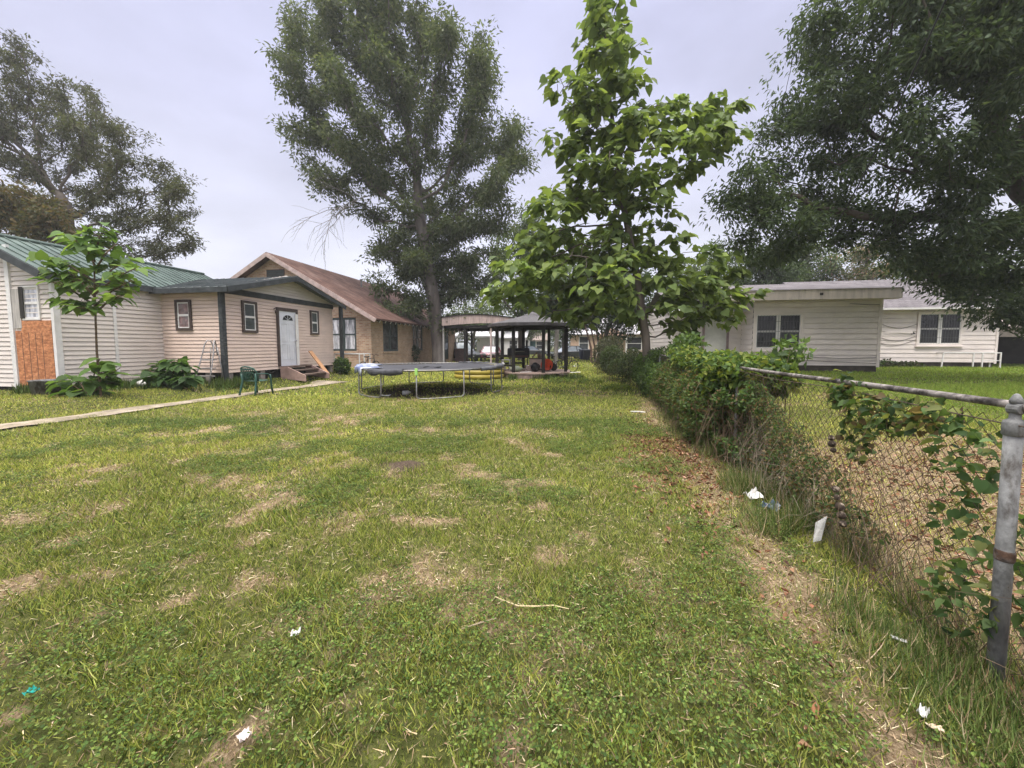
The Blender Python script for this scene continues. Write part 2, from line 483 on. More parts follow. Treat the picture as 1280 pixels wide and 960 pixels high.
rs = nd(t, 'ShaderNodeMapRange', interpolation_type='SMOOTHSTEP'); rs.inputs[1].default_value = .2; rs.inputs[2].default_value = .6; t.links.new(thr.outputs[0], rs.inputs[0])
c1 = mix(rs.outputs[0], green, soil)
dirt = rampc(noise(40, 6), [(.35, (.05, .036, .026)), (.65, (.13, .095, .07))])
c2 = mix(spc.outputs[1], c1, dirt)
t.links.new(c2, b.inputs['Base Color'])
bp = nd(t, 'ShaderNodeBump'); bp.inputs['Strength'].default_value = .9; bp.inputs['Distance'].default_value = .03
t.links.new(noise(45, 8, .8), bp.inputs['Height']); t.links.new(bp.outputs[0], b.inputs['Normal'])
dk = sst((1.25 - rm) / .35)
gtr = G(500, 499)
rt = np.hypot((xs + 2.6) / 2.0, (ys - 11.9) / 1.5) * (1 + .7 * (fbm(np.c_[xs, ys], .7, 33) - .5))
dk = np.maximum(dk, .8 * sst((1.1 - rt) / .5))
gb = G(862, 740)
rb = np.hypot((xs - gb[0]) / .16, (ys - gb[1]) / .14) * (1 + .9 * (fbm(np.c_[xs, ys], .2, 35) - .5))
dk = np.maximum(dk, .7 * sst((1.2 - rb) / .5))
# dk: darker ground on the mound, in an oval under the trampoline, one lawn spot
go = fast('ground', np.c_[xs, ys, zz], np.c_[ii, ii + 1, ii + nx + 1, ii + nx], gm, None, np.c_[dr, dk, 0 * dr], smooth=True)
tag(go, kind='structure')

# concrete path
pv, pf = [], []
ysp = np.arange(-1, 15.4, .22)
for i, y in enumerate(ysp):
    c = float(path_x(y)); wl = .36 + .05 * math.sin(y * 3.1) + .03 * math.sin(y * 7.7 + 1); wr = .32 + .07 * math.sin(y * 2.3 + 2) + .04 * math.sin(y * 9.1)
    if y > 14: wl += (y - 14) * .5
    pv += [(c - wl, y, Tz(c - wl, y) + .03), (c, y, Tz(c, y) + .05), (c + wr, y, Tz(c + wr, y) + .03)]
    if i: pf += [(3 * i - 3, 3 * i - 2, 3 * i + 1, 3 * i), (3 * i - 2, 3 * i - 1, 3 * i + 2, 3 * i + 1)]
tag(fast('path', pv, pf, CONC, None, smooth=True), kind='structure')

# street beyond the houses
rv = [(x, y, Tz(x, y) + .03) for y in (50, 57) for x in np.linspace(-90, 90, 41)]
rf = [(i, i + 1, i + 42, i + 41) for i in range(40)]
tag(fast('road', rv, rf, mat('asphalt', (.06, .06, .062), .9, .2, 3, .3, 40)), kind='structure')

# ------------------------------------------------------------------ blades, leaves: many small faces in one mesh
def unit(v):
    return v / (np.linalg.norm(v, axis=1, keepdims=True) + 1e-9)

def cards(name, pos, d, nrm, Ln, Wd, tpl, faces, cols, m, parent=None):
    tpl = np.array(tpl, float); faces = np.array(faces, int)
    d = unit(d); s = unit(np.cross(nrm, d)); n = np.cross(d, s)
    Ln = np.broadcast_to(Ln, len(pos))[:, None, None]; Wd = np.broadcast_to(Wd, len(pos))[:, None, None]
    v = pos[:, None, :] + tpl[None, :, 0, None] * Ln * d[:, None, :] + tpl[None, :, 1, None] * Wd * s[:, None, :] + tpl[None, :, 2, None] * Ln * n[:, None, :]
    f = (np.arange(len(pos)) * len(tpl))[:, None, None] + faces[None]
    return fast(name, v.reshape(-1, 3), f.reshape(-1, faces.shape[1]), m, parent, np.repeat(cols, len(tpl), 0))

RHOMB = [(0, 0, 0), (.42, .5, .07), (1, 0, -.1), (.42, -.5, .07)]; RHOMB_F = [(0, 2, 1), (0, 3, 2)]
HEART = [(0, 0, 0), (-.1, .26, .02), (.12, .5, .06), (.5, .42, .03), (1, 0, -.22), (.5, -.42, .03), (.12, -.5, .06), (-.1, -.26, .02), (.45, 0, -.05)]
HEART_F = [(8, 0, 1), (8, 1, 2), (8, 2, 3), (8, 3, 4), (8, 4, 5), (8, 5, 6), (8, 6, 7), (8, 7, 0)]
BLADE = [(0, -.5, 0), (0, .5, 0), (.5, -.38, .1), (.5, .38, .1), (1, 0, 0)]; BLADE_F = [(0, 1, 3), (0, 3, 2), (2, 3, 4)]
BLADE1 = [(0, -.5, 0), (0, .5, 0), (1, 0, -.05)]; BLADE1_F = [(0, 1, 2)]
ROUND = [(0, 0, 0), (.3, .45, .06), (.75, .5, .08), (1, 0, .02), (.75, -.5, .08), (.3, -.45, .06)]; ROUND_F = [(0, 3, 1), (1, 3, 2), (0, 5, 3), (5, 4, 3)]

def scatter(n, y0, y1, xl=-1.42, xr=1.42):
    """points in the view wedge between two distances (a little wider than the picture)"""
    y = np.sqrt(rng.uniform(y0 ** 2, y1 ** 2, n)); x = rng.uniform(xl, xr, n) * y + rng.uniform(-.4, .4, n)
    return x, y

def on_bare(x, y):
    o = (np.abs(x - path_x(y)) < .27 + .1 * np.sin(y * 3.1) + .06 * np.sin(y * 9.7)) & (y < 15.2)
    m = np.hypot((x - mound[0]) / .2, (y - mound[1]) / .2) < .6 + .8 * rng.random(len(x))
    return o | m

def pick(cols, n, w=None):
    c = np.array(cols); i = rng.choice(len(c), n, p=w); return c[i] * rng.uniform(.6, 1.4, (n, 1)) * rng.uniform(.93, 1.07, (n, 3))

GREENS = [(.20, .225, .047), (.29, .30, .065), (.37, .35, .098), (.105, .14, .03), (.46, .42, .16), (.055, .08, .02)]
TAN = [(.38, .29, .18), (.32, .235, .145), (.46, .36, .24), (.24, .165, .10)]
def grass_zone(name, n, y0, y1, h, w, tpl, fc, flat=.0, xl=-1.42, xr=1.42):
    x, y = scatter(n, y0, y1, xl, xr)
    d = dryness(x, y); o = fence_off(x, y)
    p = np.c_[x, y]
    lush = fbm(p, 1.7, 81, 3)
    keep = (rng.random(n) > d * .72 - .02) & ~on_bare(x, y) & ~((np.hypot((x + 2.6) / 1.9, (y - 11.9) / 1.4) < 1) & (rng.random(n) < .75))
    x, y, d, o, lush, p = x[keep], y[keep], d[keep], o[keep], lush[keep], p[keep]
    n = len(x)
    clump = sst((fbm(p, .16, 83, 2) - .35) / .3)
    hh = h * rng.uniform(.5, 1.35, n) * (.55 + .8 * lush) * (.55 + .75 * clump)
    az = rng.uniform(0, 2 * PI, n); lean = rng.uniform(.1, 1.0, n) + .3 * d
    dv = np.c_[np.cos(az) * lean, np.sin(az) * lean, np.ones(n)]
    c = pick(GREENS, n, [.22, .23, .18, .14, .1, .13])
    yel = sst((fbm(p, 2.6, 91, 3) - .42) / .2)[:, None]
    c = c * (1 + yel * np.array([.42, .34, .35])) * np.array([1.0, 1.09, 1.0])
    dm = (rng.random(n) < .05 + .5 * d)[:, None]
    c = np.where(dm, pick(TAN, n), c)
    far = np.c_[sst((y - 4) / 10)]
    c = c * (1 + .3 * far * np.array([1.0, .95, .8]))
    rl = sst((o - 3.4) / 1.5)[:, None] * (y > 5)[:, None]
    c = np.where(rl > rng.random((n, 1)), pick([(.17, .26, .035), (.22, .31, .05), (.26, .31, .065)], n), c)
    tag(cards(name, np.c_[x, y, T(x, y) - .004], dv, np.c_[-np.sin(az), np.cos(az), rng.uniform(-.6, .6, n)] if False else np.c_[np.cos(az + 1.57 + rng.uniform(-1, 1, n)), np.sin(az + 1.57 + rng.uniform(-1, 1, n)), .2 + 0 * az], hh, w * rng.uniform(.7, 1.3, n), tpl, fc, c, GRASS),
        'short mown lawn grass mixed with dry yellowed blades', 'grass', kind='stuff')

grass_zone('grass', 95000, .9, 3.0, .052, .0042, BLADE, BLADE_F)
grass_zone('grass', 160000, 3.0, 6.0, .055, .0065, BLADE, BLADE_F)
grass_zone('grass', 190000, 6.0, 11.0, .06, .012, BLADE1, BLADE1_F)
grass_zone('grass', 200000, 11.0, 26.0, .075, .028, BLADE1, BLADE1_F)
grass_zone('grass', 60000, 26.0, 60.0, .10, .08, BLADE1, BLADE1_F, xl=-.5, xr=.6)

# dry thatch lying flat
n = 170000
x, y = scatter(n, .9, 9.0); d = dryness(x, y)
k = (rng.random(n) < .10 + 1.3 * d) & ~on_bare(x, y); x, y = x[k], y[k]; n = len(x)
az = rng.uniform(0, 2 * PI, n)
tag(cards('dry_thatch', np.c_[x, y, T(x, y) + rng.uniform(.004, .02, n)], np.c_[np.cos(az), np.sin(az), rng.uniform(-.1, .25, n)], np.c_[0 * az, 0 * az, 1 + 0 * az] + rng.normal(0, .3, (n, 3)),
          rng.uniform(.02, .065, n), rng.uniform(.0018, .004, n) * (1 + .2 * y), BLADE1, BLADE1_F, pick(TAN + [(.5, .42, .28)], n), DRYM), 'dead straw coloured grass lying between the green blades', 'dead grass', kind='stuff')

# clover and small broad-leaved weeds
n = 420000
x, y = scatter(n, .9, 7.5); p = np.c_[x, y]
cl = fbm(p, .9, 101, 3) + .12 * sst((2.6 - y) / 1.5) + .06 * sst((x + .5) / 2) + .16 * (vnoise(p, .12, 105) - .5)
k = (cl > .565) & (rng.random(n) < np.clip((cl - .55) * 12, 0, 1)) & ~on_bare(x, y) & (fence_off(x, y) < -.25) & (dryness(x, y) < .6); x, y = x[k], y[k]; n = len(x)
az = rng.uniform(0, 2 * PI, n)
tag(cards('clover', np.c_[x, y, T(x, y) + rng.uniform(.01, .055, n) * (.6 + 1.1 * sst((vnoise(np.c_[x, y], .07, 107) - .25) / .5))], np.c_[np.cos(az), np.sin(az), rng.uniform(-.5, .5, n)], np.c_[0 * az, 0 * az, 1 + 0 * az] + rng.normal(0, .35, (n, 3)),
          rng.uniform(.007, .0145, n) * (1 + .07 * y), rng.uniform(.005, .011, n) * (1 + .07 * y), ROUND, ROUND_F, pick([(.08, .125, .024), (.105, .15, .03), (.055, .09, .02), (.13, .17, .04), (.04, .07, .016)], n), GRASS),
    'low patches of dark green clover and broad leaved weeds in the lawn', 'clover', kind='stuff')

# leggy grass along the foot of the fence
n = 46000
y = rng.uniform(.5, 8.0, n); o = rng.normal(-.12, .2, n); x = FX0 + FXS * y + o * 1.026
k = (fbm(np.c_[x, y], .5, 111, 2) > .36) & (np.abs(o + .1) < .5) & ((y < 4.2) | (rng.random(n) < .4)) & np.all([np.hypot(x - a, y - b) > .16 for a, b in ((G(942, 630)[0], G(942, 630)[1]), (G(1020, 682)[0], G(1020, 682)[1]), (G(962, 642)[0], G(962, 642)[1]), (G(1015, 692)[0], G(1015, 692)[1]))], axis=0); x, y, o = x[k], y[k], o[k]; n = len(x)
az = rng.uniform(0, 2 * PI, n); lean = rng.uniform(.1, 1.1, n)
c = pick([(.075, .115, .025), (.11, .15, .04), (.15, .18, .06), (.05, .085, .022)], n)
c = np.where((rng.random(n) < .16 + .3 * (o > .0))[:, None], pick(TAN, n), c)
tag(cards('tall_grass', np.c_[x, y, T(x, y) - .005], np.c_[np.cos(az) * lean, np.sin(az) * lean, np.ones(n)], np.c_[np.cos(az), np.sin(az), -.2 + 0 * az], rng.uniform(.08, .34, n) * (1 - .6 * np.abs(o)) * (.62 + .38 * sst((y - 1.5) / 1.2)),
          rng.uniform(.0022, .0052, n), [(0, -.5, 0), (0, .5, 0), (.35, -.42, .06), (.35, .42, .06), (.7, -.3, .07), (.7, .3, .07), (1, 0, .0)], [(0, 1, 3), (0, 3, 2), (2, 3, 5), (2, 5, 4), (4, 5, 6)], c, GRASS),
    'uncut tall grass and dry stalks along the foot of the wire fence', 'tall grass', kind='stuff')

# fallen leaves by the vines and on the neighbour's bare ground
n = 24000
y = rng.uniform(1.0, 9.5, n); o = np.where(rng.random(n) < .5, rng.normal(-.6, .28, n) - .03 * y, rng.uniform(.05, 3.6, n)); x = FX0 + FXS * y + o * 1.026
w_ = np.where(o < 0, np.exp(-((y - 5.0) / 1.2) ** 2) + .03, sst((6 - y) / 2) * .9)
k = rng.random(n) < w_ * (.4 + fbm(np.c_[x, y], .6, 121, 2)); x, y, o = x[k], y[k], o[k]; n = len(x)
az = rng.uniform(0, 2 * PI, n)
tag(cards('dry_leaves', np.c_[x, y, T(x, y) + rng.uniform(.0, .03, n)], np.c_[np.cos(az), np.sin(az), rng.uniform(-.5, .5, n)], np.c_[0 * az, 0 * az, 1 + 0 * az] + rng.normal(0, .5, (n, 3)),
          rng.uniform(.02, .07, n), rng.uniform(.012, .03, n), [(0, 0, 0), (.3, .5, .22), (1, .1, .1), (.55, -.5, .25), (.5, 0, -.05)], [(0, 4, 1), (1, 4, 2), (2, 4, 3), (3, 4, 0)], pick([(.24, .115, .065), (.16, .08, .05), (.32, .19, .12), (.09, .05, .035), (.22, .10, .06)], n), DRYM),
    'brown fallen leaves heaped along the foot of the vines', 'fallen leaves', kind='stuff')

# weeds against the left-hand walls and round the gazebo
n = 16000
tt = rng.uniform(0, 1, n)
a0 = rng.random(n)
x = np.where(a0 < .55, rng.uniform(-13.0, -8.4, n), rng.uniform(-1.2, 3.2, n)); y = np.where(a0 < .55, 10.0 + (x + 13.0) * .62 + rng.normal(0, .38, n), 16.4 + rng.normal(0, .3, n) + .15 * np.abs(x - 1))
k = fbm(np.c_[x, y], .6, 131, 2) > .43; x, y = x[k], y[k]; n = len(x)
az = rng.uniform(0, 2 * PI, n); lean = rng.uniform(.1, .9, n)
tag(cards('tall_grass', np.c_[x, y, T(x, y) - .01], np.c_[np.cos(az) * lean, np.sin(az) * lean, np.ones(n)], np.c_[np.cos(az), np.sin(az), -.2 + 0 * az], rng.uniform(.12, .36, n), rng.uniform(.014, .024, n), BLADE, BLADE_F,
          pick([(.06, .10, .022), (.09, .13, .032), (.12, .15, .045), (.05, .08, .022)], n), GRASS), 'rank unmown weeds against the house walls and the gazebo', 'weeds', kind='stuff')
# ================================================================== HOUSES
RZ = -math.atan(.17)
def lapwall(mb, Mf, z0, z1, xr, ex=.115, out=.022, gap=.013):
    """horizontal lap boards; xr(z) -> (x0, x1) of the wall at height z, in the frame Mf (x along, y outwards)"""
    mb.M = None
    k, z = 0, z0
    while z < z1 - .01:
        zb = min(z + ex, z1)
        zt = zb - gap if zb < z1 else zb
        a0, b0 = xr(z); a1, b1 = xr(zt)
        if b0 - a0 > .02:
            if b1 - a1 < .01: a1 = b1 = (a1 + b1) / 2
            q = [Mf @ Vector(p) for p in ((a0, out, z), (b0, out, z), (b1, .002, zt), (a1, .002, zt), (a0, -.03, z + .004), (b0, -.03, z + .004))]
            mb.add(q, [(0, 1, 2, 3), (4, 5, 1, 0)])
            if zt < zb: mb.add([Mf @ Vector(p) for p in ((a1, .002, zt), (b1, .002, zt), (b1, -.03, zt), (a1, -.03, zt), (b1, -.03, zb + .004), (a1, -.03, zb + .004))], [(0, 1, 2, 3), (3, 2, 4, 5)])
        z = zb
    return mb

def window(root, Mf, w, h, case, sash, glass, cols=1, rows=2, cw=.09, sill=True, prong=.05, mull=0, muntin=0, label=None):
    """casing (part) > sash, pane, sill (sub-parts); Mf has its origin at the lower left corner of the opening"""
    m = MB(Mf); d = prong
    m.box((-cw, 0, -cw), (0, d, h + cw)); m.box((w, 0, -cw), (w + cw, d, h + cw)); m.box((0, 0, h), (w, d, h + cw)); m.box((0, 0, -cw), (w, d, 0))
    c = m.build('window', case, root)
    if label: c['label'] = label
    pn = MB(Mf); pn.box((.002, .001, .002), (w - .002, .018, h - .002)); pn.build('pane', glass, c)
    sh = MB(Mf); r = .035
    cwid = (w - mull * (cols - 1)) / cols
    for i in range(cols):
        x0 = i * (cwid + mull)
        for j in range(rows):
            za, zb = h * j / rows, h * (j + 1) / rows
            y1 = .035 if j == 0 else .03
            sh.box((x0 + .001, .019, za + .001), (x0 + r, y1, zb - .001)); sh.box((x0 + cwid - r, .019, za + .001), (x0 + cwid - .001, y1, zb - .001))
            sh.box((x0 + r, .019, za + .001), (x0 + cwid - r, y1, za + r)); sh.box((x0 + r, .019, zb - r), (x0 + cwid - r, y1, zb - .001))
        if muntin:
            for k in range(1, muntin + 1):
                xx = x0 + cwid * k / (muntin + 1); sh.box((xx - .008, .0195, r), (xx + .008, .027, h - r))
            for k in range(1, 6):
                zz_ = h * k / 6
                if abs(zz_ - h / 2) > .05: sh.box((x0 + r, .0197, zz_ - .008), (x0 + cwid - r, .0265, zz_ + .008))
        if mull and i < cols - 1:
            sh.box((x0 + cwid, .0, 0.003), (x0 + cwid + mull, d - .004, h - .003))
    sh.build('sash', sash, c)
    if sill:
        s = MB(Mf); s.box((-cw - .04, 0, -cw - .05), (w + cw + .04, d + .05, -cw - .002)); s.build('sill', case, c)
    return c

def roofslab(mb, pts, th):
    mb.prism(pts, (0, 0, th))

SHG = brickmat('grey_shingle', (.19, .175, .18), (.24, .22, .225), (.12, .115, .12), .3, .28, .012, 'roof_y', .6, .95, var=.2)
SHGX = brickmat('grey_shingle_front', (.125, .112, .12), (.165, .15, .158), (.08, .074, .08), .3, .28, .012, 'roof_x', .6, .95, var=.2)
SHB = brickmat('brown_shingle', (.105, .058, .046), (.145, .082, .065), (.058, .037, .032), .32, .30, .014, 'roof_y', .6, .95, var=.28, col3=(.16, .105, .09))
BRICK = brickmat('tan_brick', (.42, .26, .165), (.54, .37, .25), (.46, .38, .30), .24, .09, .012, 'wall', .6, .9, var=.16)
BRICKR = brickmat('mixed_brick', (.54, .37, .25), (.33, .16, .10), (.5, .42, .34), .24, .09, .012, 'wall', .6, .9, var=.16, bias=-.2)

# ---------------- A: beige house with green metal roof
oA = P(76, 490, 10.3); oA[2] = .2
A = thing('metal_roof_house', 'beige lap sided house with green metal roof and boarded doorway', 'house', oA, RZ)
EA, PA, WA, LA = 3.2, .46, 2.4, 6.1
lw = MB()
lapwall(lw, frame((0, 0, 0), (1, 0, 0), (0, -1, 0)), .12, EA + PA * WA, lambda z: (-2 * WA if z < EA else -2 * WA + (z - EA) / PA, 0 if z < EA else -(z - EA) / PA), .125)
lapwall(lw, frame((0, 0, 0), (0, 1, 0), (1, 0, 0)), .12, EA, lambda z: (0, LA), .125)
lapwall(lw, frame((-2 * WA, LA, 0), (0, -1, 0), (-1, 0, 0)), .12, EA, lambda z: (0, LA), .125)
lapwall(lw, frame((0, LA, 0), (-1, 0, 0), (0, 1, 0)), .12, EA + PA * WA, lambda z: (0 if z < EA else (z - EA) / PA, 2 * WA if z < EA else 2 * WA - (z - EA) / PA), .125)
lw.build('wall', BEIGES, A)
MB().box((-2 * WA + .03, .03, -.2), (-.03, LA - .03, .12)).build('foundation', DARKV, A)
tr = MB(); tr.box((-.06, -.035, .05), (.035, -.001, EA - .02)); tr.box((.0, -.0, .05), (.036, .10, EA - .05)); tr.build('corner_trim', WHITE, A)
tr = MB(); tr.box((-1.50, -.06, -.15), (-1.36, -.001, EA + .75)); tr.build('corner_trim', WHITE, A)
tr = MB(); tr.box((.0145, 1.30, .1), (.034, 1.38, EA - .05)); tr.build('trim_strip', WHITE, A)
# standing-seam roof
GRM = mat('green_metal_roof', (.075, .108, .092), .42, .25, 2.2, .05, 20, metal=.35, col2=(.14, .18, .16), c2amt=.7, stretch=(1, 1, 2), spec=.35)
ov, ro = .16, .32
rm_ = MB(); ri = MB()
zr = EA + PA * WA
for sgn in (1, -1):
    xe = -WA + sgn * (WA + ov); ze = EA - PA * ov
    rm_.add([(xe, -ro, ze), (xe, LA + ro, ze), (-WA, LA + ro, zr), (-WA, -ro, zr), (xe, -ro, ze + .03), (xe, LA + ro, ze + .03), (-WA, LA + ro, zr + .03), (-WA, -ro, zr + .03)],
            [(0, 3, 2, 1), (4, 5, 6, 7), (0, 1, 5, 4), (1, 2, 6, 5), (2, 3, 7, 6), (3, 0, 4, 7)])
    for k in range(28):
        y = -ro + .03 + k * (LA + 2 * ro - .06) / 27
        ri.bar((xe, y, ze + .045), (-WA, y, zr + .045), .03, .03)
rf = rm_.build('roof', GRM, A)
ri.build('roof_seam', GRM, rf)
fc = MB()
for sgn in (1, -1):
    xe = -WA + sgn * (WA + ov); ze = EA - PA * ov
    fc.bar((xe, -ro - .012, ze - .06), (-WA, -ro - .012, zr - .06), .022, .2)
fc.box((ov, -ro, EA - PA * ov - .16), (ov + .02, LA + ro, EA - PA * ov + .02))
fc.build('fascia', GREENT, A)
rc = MB(); rc.tube([(-WA, -ro - .02, zr + .06), (-WA, LA + ro, zr + .06)], .06, 8); rc.build('ridge_cap', GRM, rf)
OSB = mat('strand_board', (.55, .24, .11), .8, .3, 14, .3, 40, col2=(.33, .12, .05), c2amt=.8, stretch=(1, 1, 2.2), sharp=(.42, .58))
ob = MB(frame((-1.3, 0, 0), (1, 0, 0), (0, -1, 0)))
ob.box((.2, .02, -.15), (1.235, .045, 1.92)); ob.box((-.03, .016, -.14), (.198, .041, 1.65))
ob.build('plywood_panel', OSB, A)
ds = MB(frame((-1.3, 0, 0), (1, 0, 0), (0, -1, 0)))
for k in (.2, .44, .67, .9): ds.box((k - .006, .046, -.1), (k + .006, .048, 1.6))
ds.build('panel_joint', BROWNT, A)
wA = window(A, frame((-.98, 0, 1.98), (1, 0, 0), (0, -1, 0)), .52, .82, WHITE, WHITE, CURT, cw=.045, sill=False, label='half broken window with a hanging curtain above the plywood')
sb = MB(frame((-1.33, 0, 1.72), (1, 0, 0), (0, -1, 0))); sb.box((.0, .02, 0), (.26, .05, 1.05)); sb.build('shutter_board', mat('grey_board', (.42, .39, .36), .85, .3, 5, .2, 30, stretch=(4, 1, .3)), A)
dh = MB(frame((-1.07, 0, 1.98), (1, 0, 0), (0, -1, 0))); dh.box((.0, .05, .0), (.14, .062, .84)); dh.build('dark_opening', DARKV, A)
vt = MB().tube([(.03, 2.75, .3), (.05, 2.74, .9), (.03, 2.78, 1.6), (.045, 2.75, 2.3)], .016, 5); vt.build('cable', VINEST, A)

# ---------------- B: pink addition with low gable porch roof
oB = P(286, 480, 12.55); oB[2] = .2
B = thing('pink_annex', 'pink lap sided low annex with dark green trim and white door', 'house', oB, RZ)
LB, WB, EB = 5.55, 3.15, 3.0
pk = .75
lw = MB()
lapwall(lw, frame((0, 0, 0), (1, 0, 0), (0, -1, 0)), .36, EB, lambda z: (-WB, 0), .118)
lapwall(lw, frame((0, 0, 0), (0, 1, 0), (1, 0, 0)), .36, EB, lambda z: (0, LB), .118)
lapwall(lw, frame((0, LB, 0), (-1, 0, 0), (0, 1, 0)), .36, EB, lambda z: (0, 4.5), .118)
lw.build('wall', PINKS, B)
gw = MB(); lapwall(gw, frame((.004, 0, 0), (0, 1, 0), (1, 0, 0)), EB + .13, EB + .13 + pk + .1, lambda z: ((z - EB - .13) / .30 - .1, LB - (z - EB - .13) / .30 + .1), .11)
gw.build('gable', BEIGES, B)
bnd = MB(); bnd.box((.0, -.02, EB - .06), (.05, LB + .02, EB + .13)); bnd.box((-WB, -.04, EB + .0), (.0, -.003, EB + .12)); bnd.build('trim_band', GREENT, B)
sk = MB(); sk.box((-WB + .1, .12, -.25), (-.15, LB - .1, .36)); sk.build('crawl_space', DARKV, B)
PIER = mat('pier_block', (.3, .26, .23), .9, .25, 5, .2)
for y in np.linspace(.1, LB - .15, 5): MB().box((-.28, y - .1, -.25), (-.02, y + .1, .35)).build('pier', PIER, B)
for x in np.linspace(-2.8, -.8, 3): MB().box((x - .1, .02, -.25), (x + .1, .11, .35)).build('pier', PIER, B)
MB().box((-.075, -.018, .36), (.020, -.0145, EB)).build('corner_trim', PINKS, B)
# roof: ridge runs across (x), gable faces +x
ro, fo, yc = .48, .34, LB / 2
z0 = EB + .12
sl = pk / (LB / 2)
rf = MB(); rib = MB()
for sgn in (-1, 1):
    ye = yc + sgn * (LB / 2 + fo); ze = z0 - sl * fo + .03; zt = z0 + pk + .03
    rf.add([(ro, ye, ze), (-4.2, ye, ze), (-4.2, yc, zt), (ro, yc, zt), (ro, ye, ze + .04), (-4.2, ye, ze + .04), (-4.2, yc, zt + .04), (ro, yc, zt + .04)],
           [(0, 3, 2, 1), (4, 5, 6, 7), (0, 1, 5, 4), (1, 2, 6, 5), (2, 3, 7, 6), (3, 0, 4, 7)])
    for k in range(16):
        x = ro - .03 - k * .30; rib.bar((x, ye, ze + .05), (x, yc, zt + .05), .035, .025)
GRM2 = mat('weathered_green_metal', (.085, .10, .098), .4, .25, 2.2, .05, 20, metal=.3, col2=(.15, .16, .16), c2amt=.7, spec=.3)
r_ = rf.build('roof', GRM2, B); rib.build('roof_rib', GRM2, r_)
fb = MB()
for sgn in (-1, 1):
    ye = yc + sgn * (LB / 2 + fo); ze = z0 - sl * fo + .03; zt = z0 + pk + .03
    fb.bar((ro + .016, ye, ze - .05), (ro + .016, yc, zt - .05), .03, .17)
fb.box((-4.2, -fo - .03, z0 - sl * fo - .1), (ro, -fo - .002, z0 - sl * fo + .055)); fb.build('fascia', GREENT, B)
sf = MB(); sf.add([(ro - .01, -fo, z0 - sl * fo), (-WB, -fo, z0 - sl * fo), (-WB, -.0, z0 - .02), (ro - .01, 0, z0 - .02)], [(0, 1, 2, 3)]); sf.build('soffit', GREENT, B)
for (x, y) in ((-.02, -.09), (ro - .12, LB + .12)):
    pm = MB(); pm.box((x - .07, y - .07, -.3), (x + .07, y + .07, z0 - .06)); pm.build('porch_post', GREENT, B, bevel=.008)
fw = lambda s: frame((-s, 0, 0), (1, 0, 0), (0, -1, 0))
window(B, frame((-1.78, -.016, 1.83), (1, 0, 0), (0, -1, 0)), .45, .84, BROWNT, WHITE, mat('pinkish_glass', (.25, .16, .16), .12, .5, 5, col2=(.12, .14, .15), c2amt=.9, spec=.6), cw=.085, sill=False, label='small window with pink curtain in the front face')
window(B, frame((.016, .68, 1.78), (0, 1, 0), (1, 0, 0)), .46, .92, BROWNT, WHITE, SCRN, cw=.085, sill=False)
window(B, frame((.016, 4.06, 1.80), (0, 1, 0), (1, 0, 0)), .38, .88, BROWNT, WHITE, SCRN, cw=.075, sill=False)
# door
dm = MB(frame((.016, 2.22, .46), (0, 1, 0), (1, 0, 0)))
dm.box((-.1, 0, 0), (0, .055, 2.24)); dm.box((.9, 0, 0), (1.0, .055, 2.24)); dm.box((0, 0, 2.12), (.9, .055, 2.24))
dcase = dm.build('door_frame', BROWNT, B)
DOORM = mat('white_door', (.68, .69, .74), .45, .06, 3, .05, 30, col2=(.5, .5, .52), c2amt=.4)
dd = MB(frame((.016, 2.22, .46), (0, 1, 0), (1, 0, 0))); dd.box((.0, .002, .0), (.9, .03, 2.119))
for (a, b_, c, e_) in ((.12, .25, .40, .85), (.5, .25, .78, .85), (.12, .95, .40, 1.65), (.5, .95, .78, 1.65)):
    for q in ((a, b_, c, b_ + .02), (a, e_ - .02, c, e_), (a, b_ + .02, a + .02, e_ - .02), (c - .02, b_ + .02, c, e_ - .02)): dd.box((q[0], .03, q[1]), (q[2], .04, q[3]))
door = dd.build('door', DOORM, B)
fl = MB(frame((.016, 2.22, .46), (0, 1, 0), (1, 0, 0)))
arc = [(.45 + .27 * math.cos(a), .031, 1.78 + .2 * math.sin(a)) for a in np.linspace(0, PI, 12)]
fl.prism(arc, (0, .006, 0)); fan = fl.build('fanlight', GLASS, door)
fb2 = MB(frame((.016, 2.22, .46), (0, 1, 0), (1, 0, 0)))
for a in (PI * .25, PI * .5, PI * .75): fb2.bar((.45, .04, 1.78), (.45 + .27 * math.cos(a), .04, 1.78 + .2 * math.sin(a)), .014, .008)
fb2.tube([(.45 + .28 * math.cos(a), .04, 1.78 + .21 * math.sin(a)) for a in np.linspace(0, PI, 12)], .012, 5); fb2.build('fanlight_bar', DOORM, door)
hn = MB(frame((.016, 2.22, .46), (0, 1, 0), (1, 0, 0))); hn.lathe([(.0, .03), (.025, .032), (.012, .045), (.03, .06), (.03, .085), (.0, .095)], (.82, 0, .98), 10, 'y'); hn.build('handle', CHROME, door)
st = MB(frame((.016, 2.22, .46), (0, 1, 0), (1, 0, 0))); st.box((.83, .056, .0), (.98, .075, 2.05)); st.build('storm_jamb', WHITE, B)
lm = MB().tube([(.02, 2.02, 2.62), (.12, 2.0, 2.66), (.14, 2.0, 2.60)], .018, 6); lm.lathe([(.03, -.1), (.05, -.06), (.045, 0), (.02, .03)], (.14, 2.0, 2.55), 10); lm.build('porch_lamp', BROWNT, B)

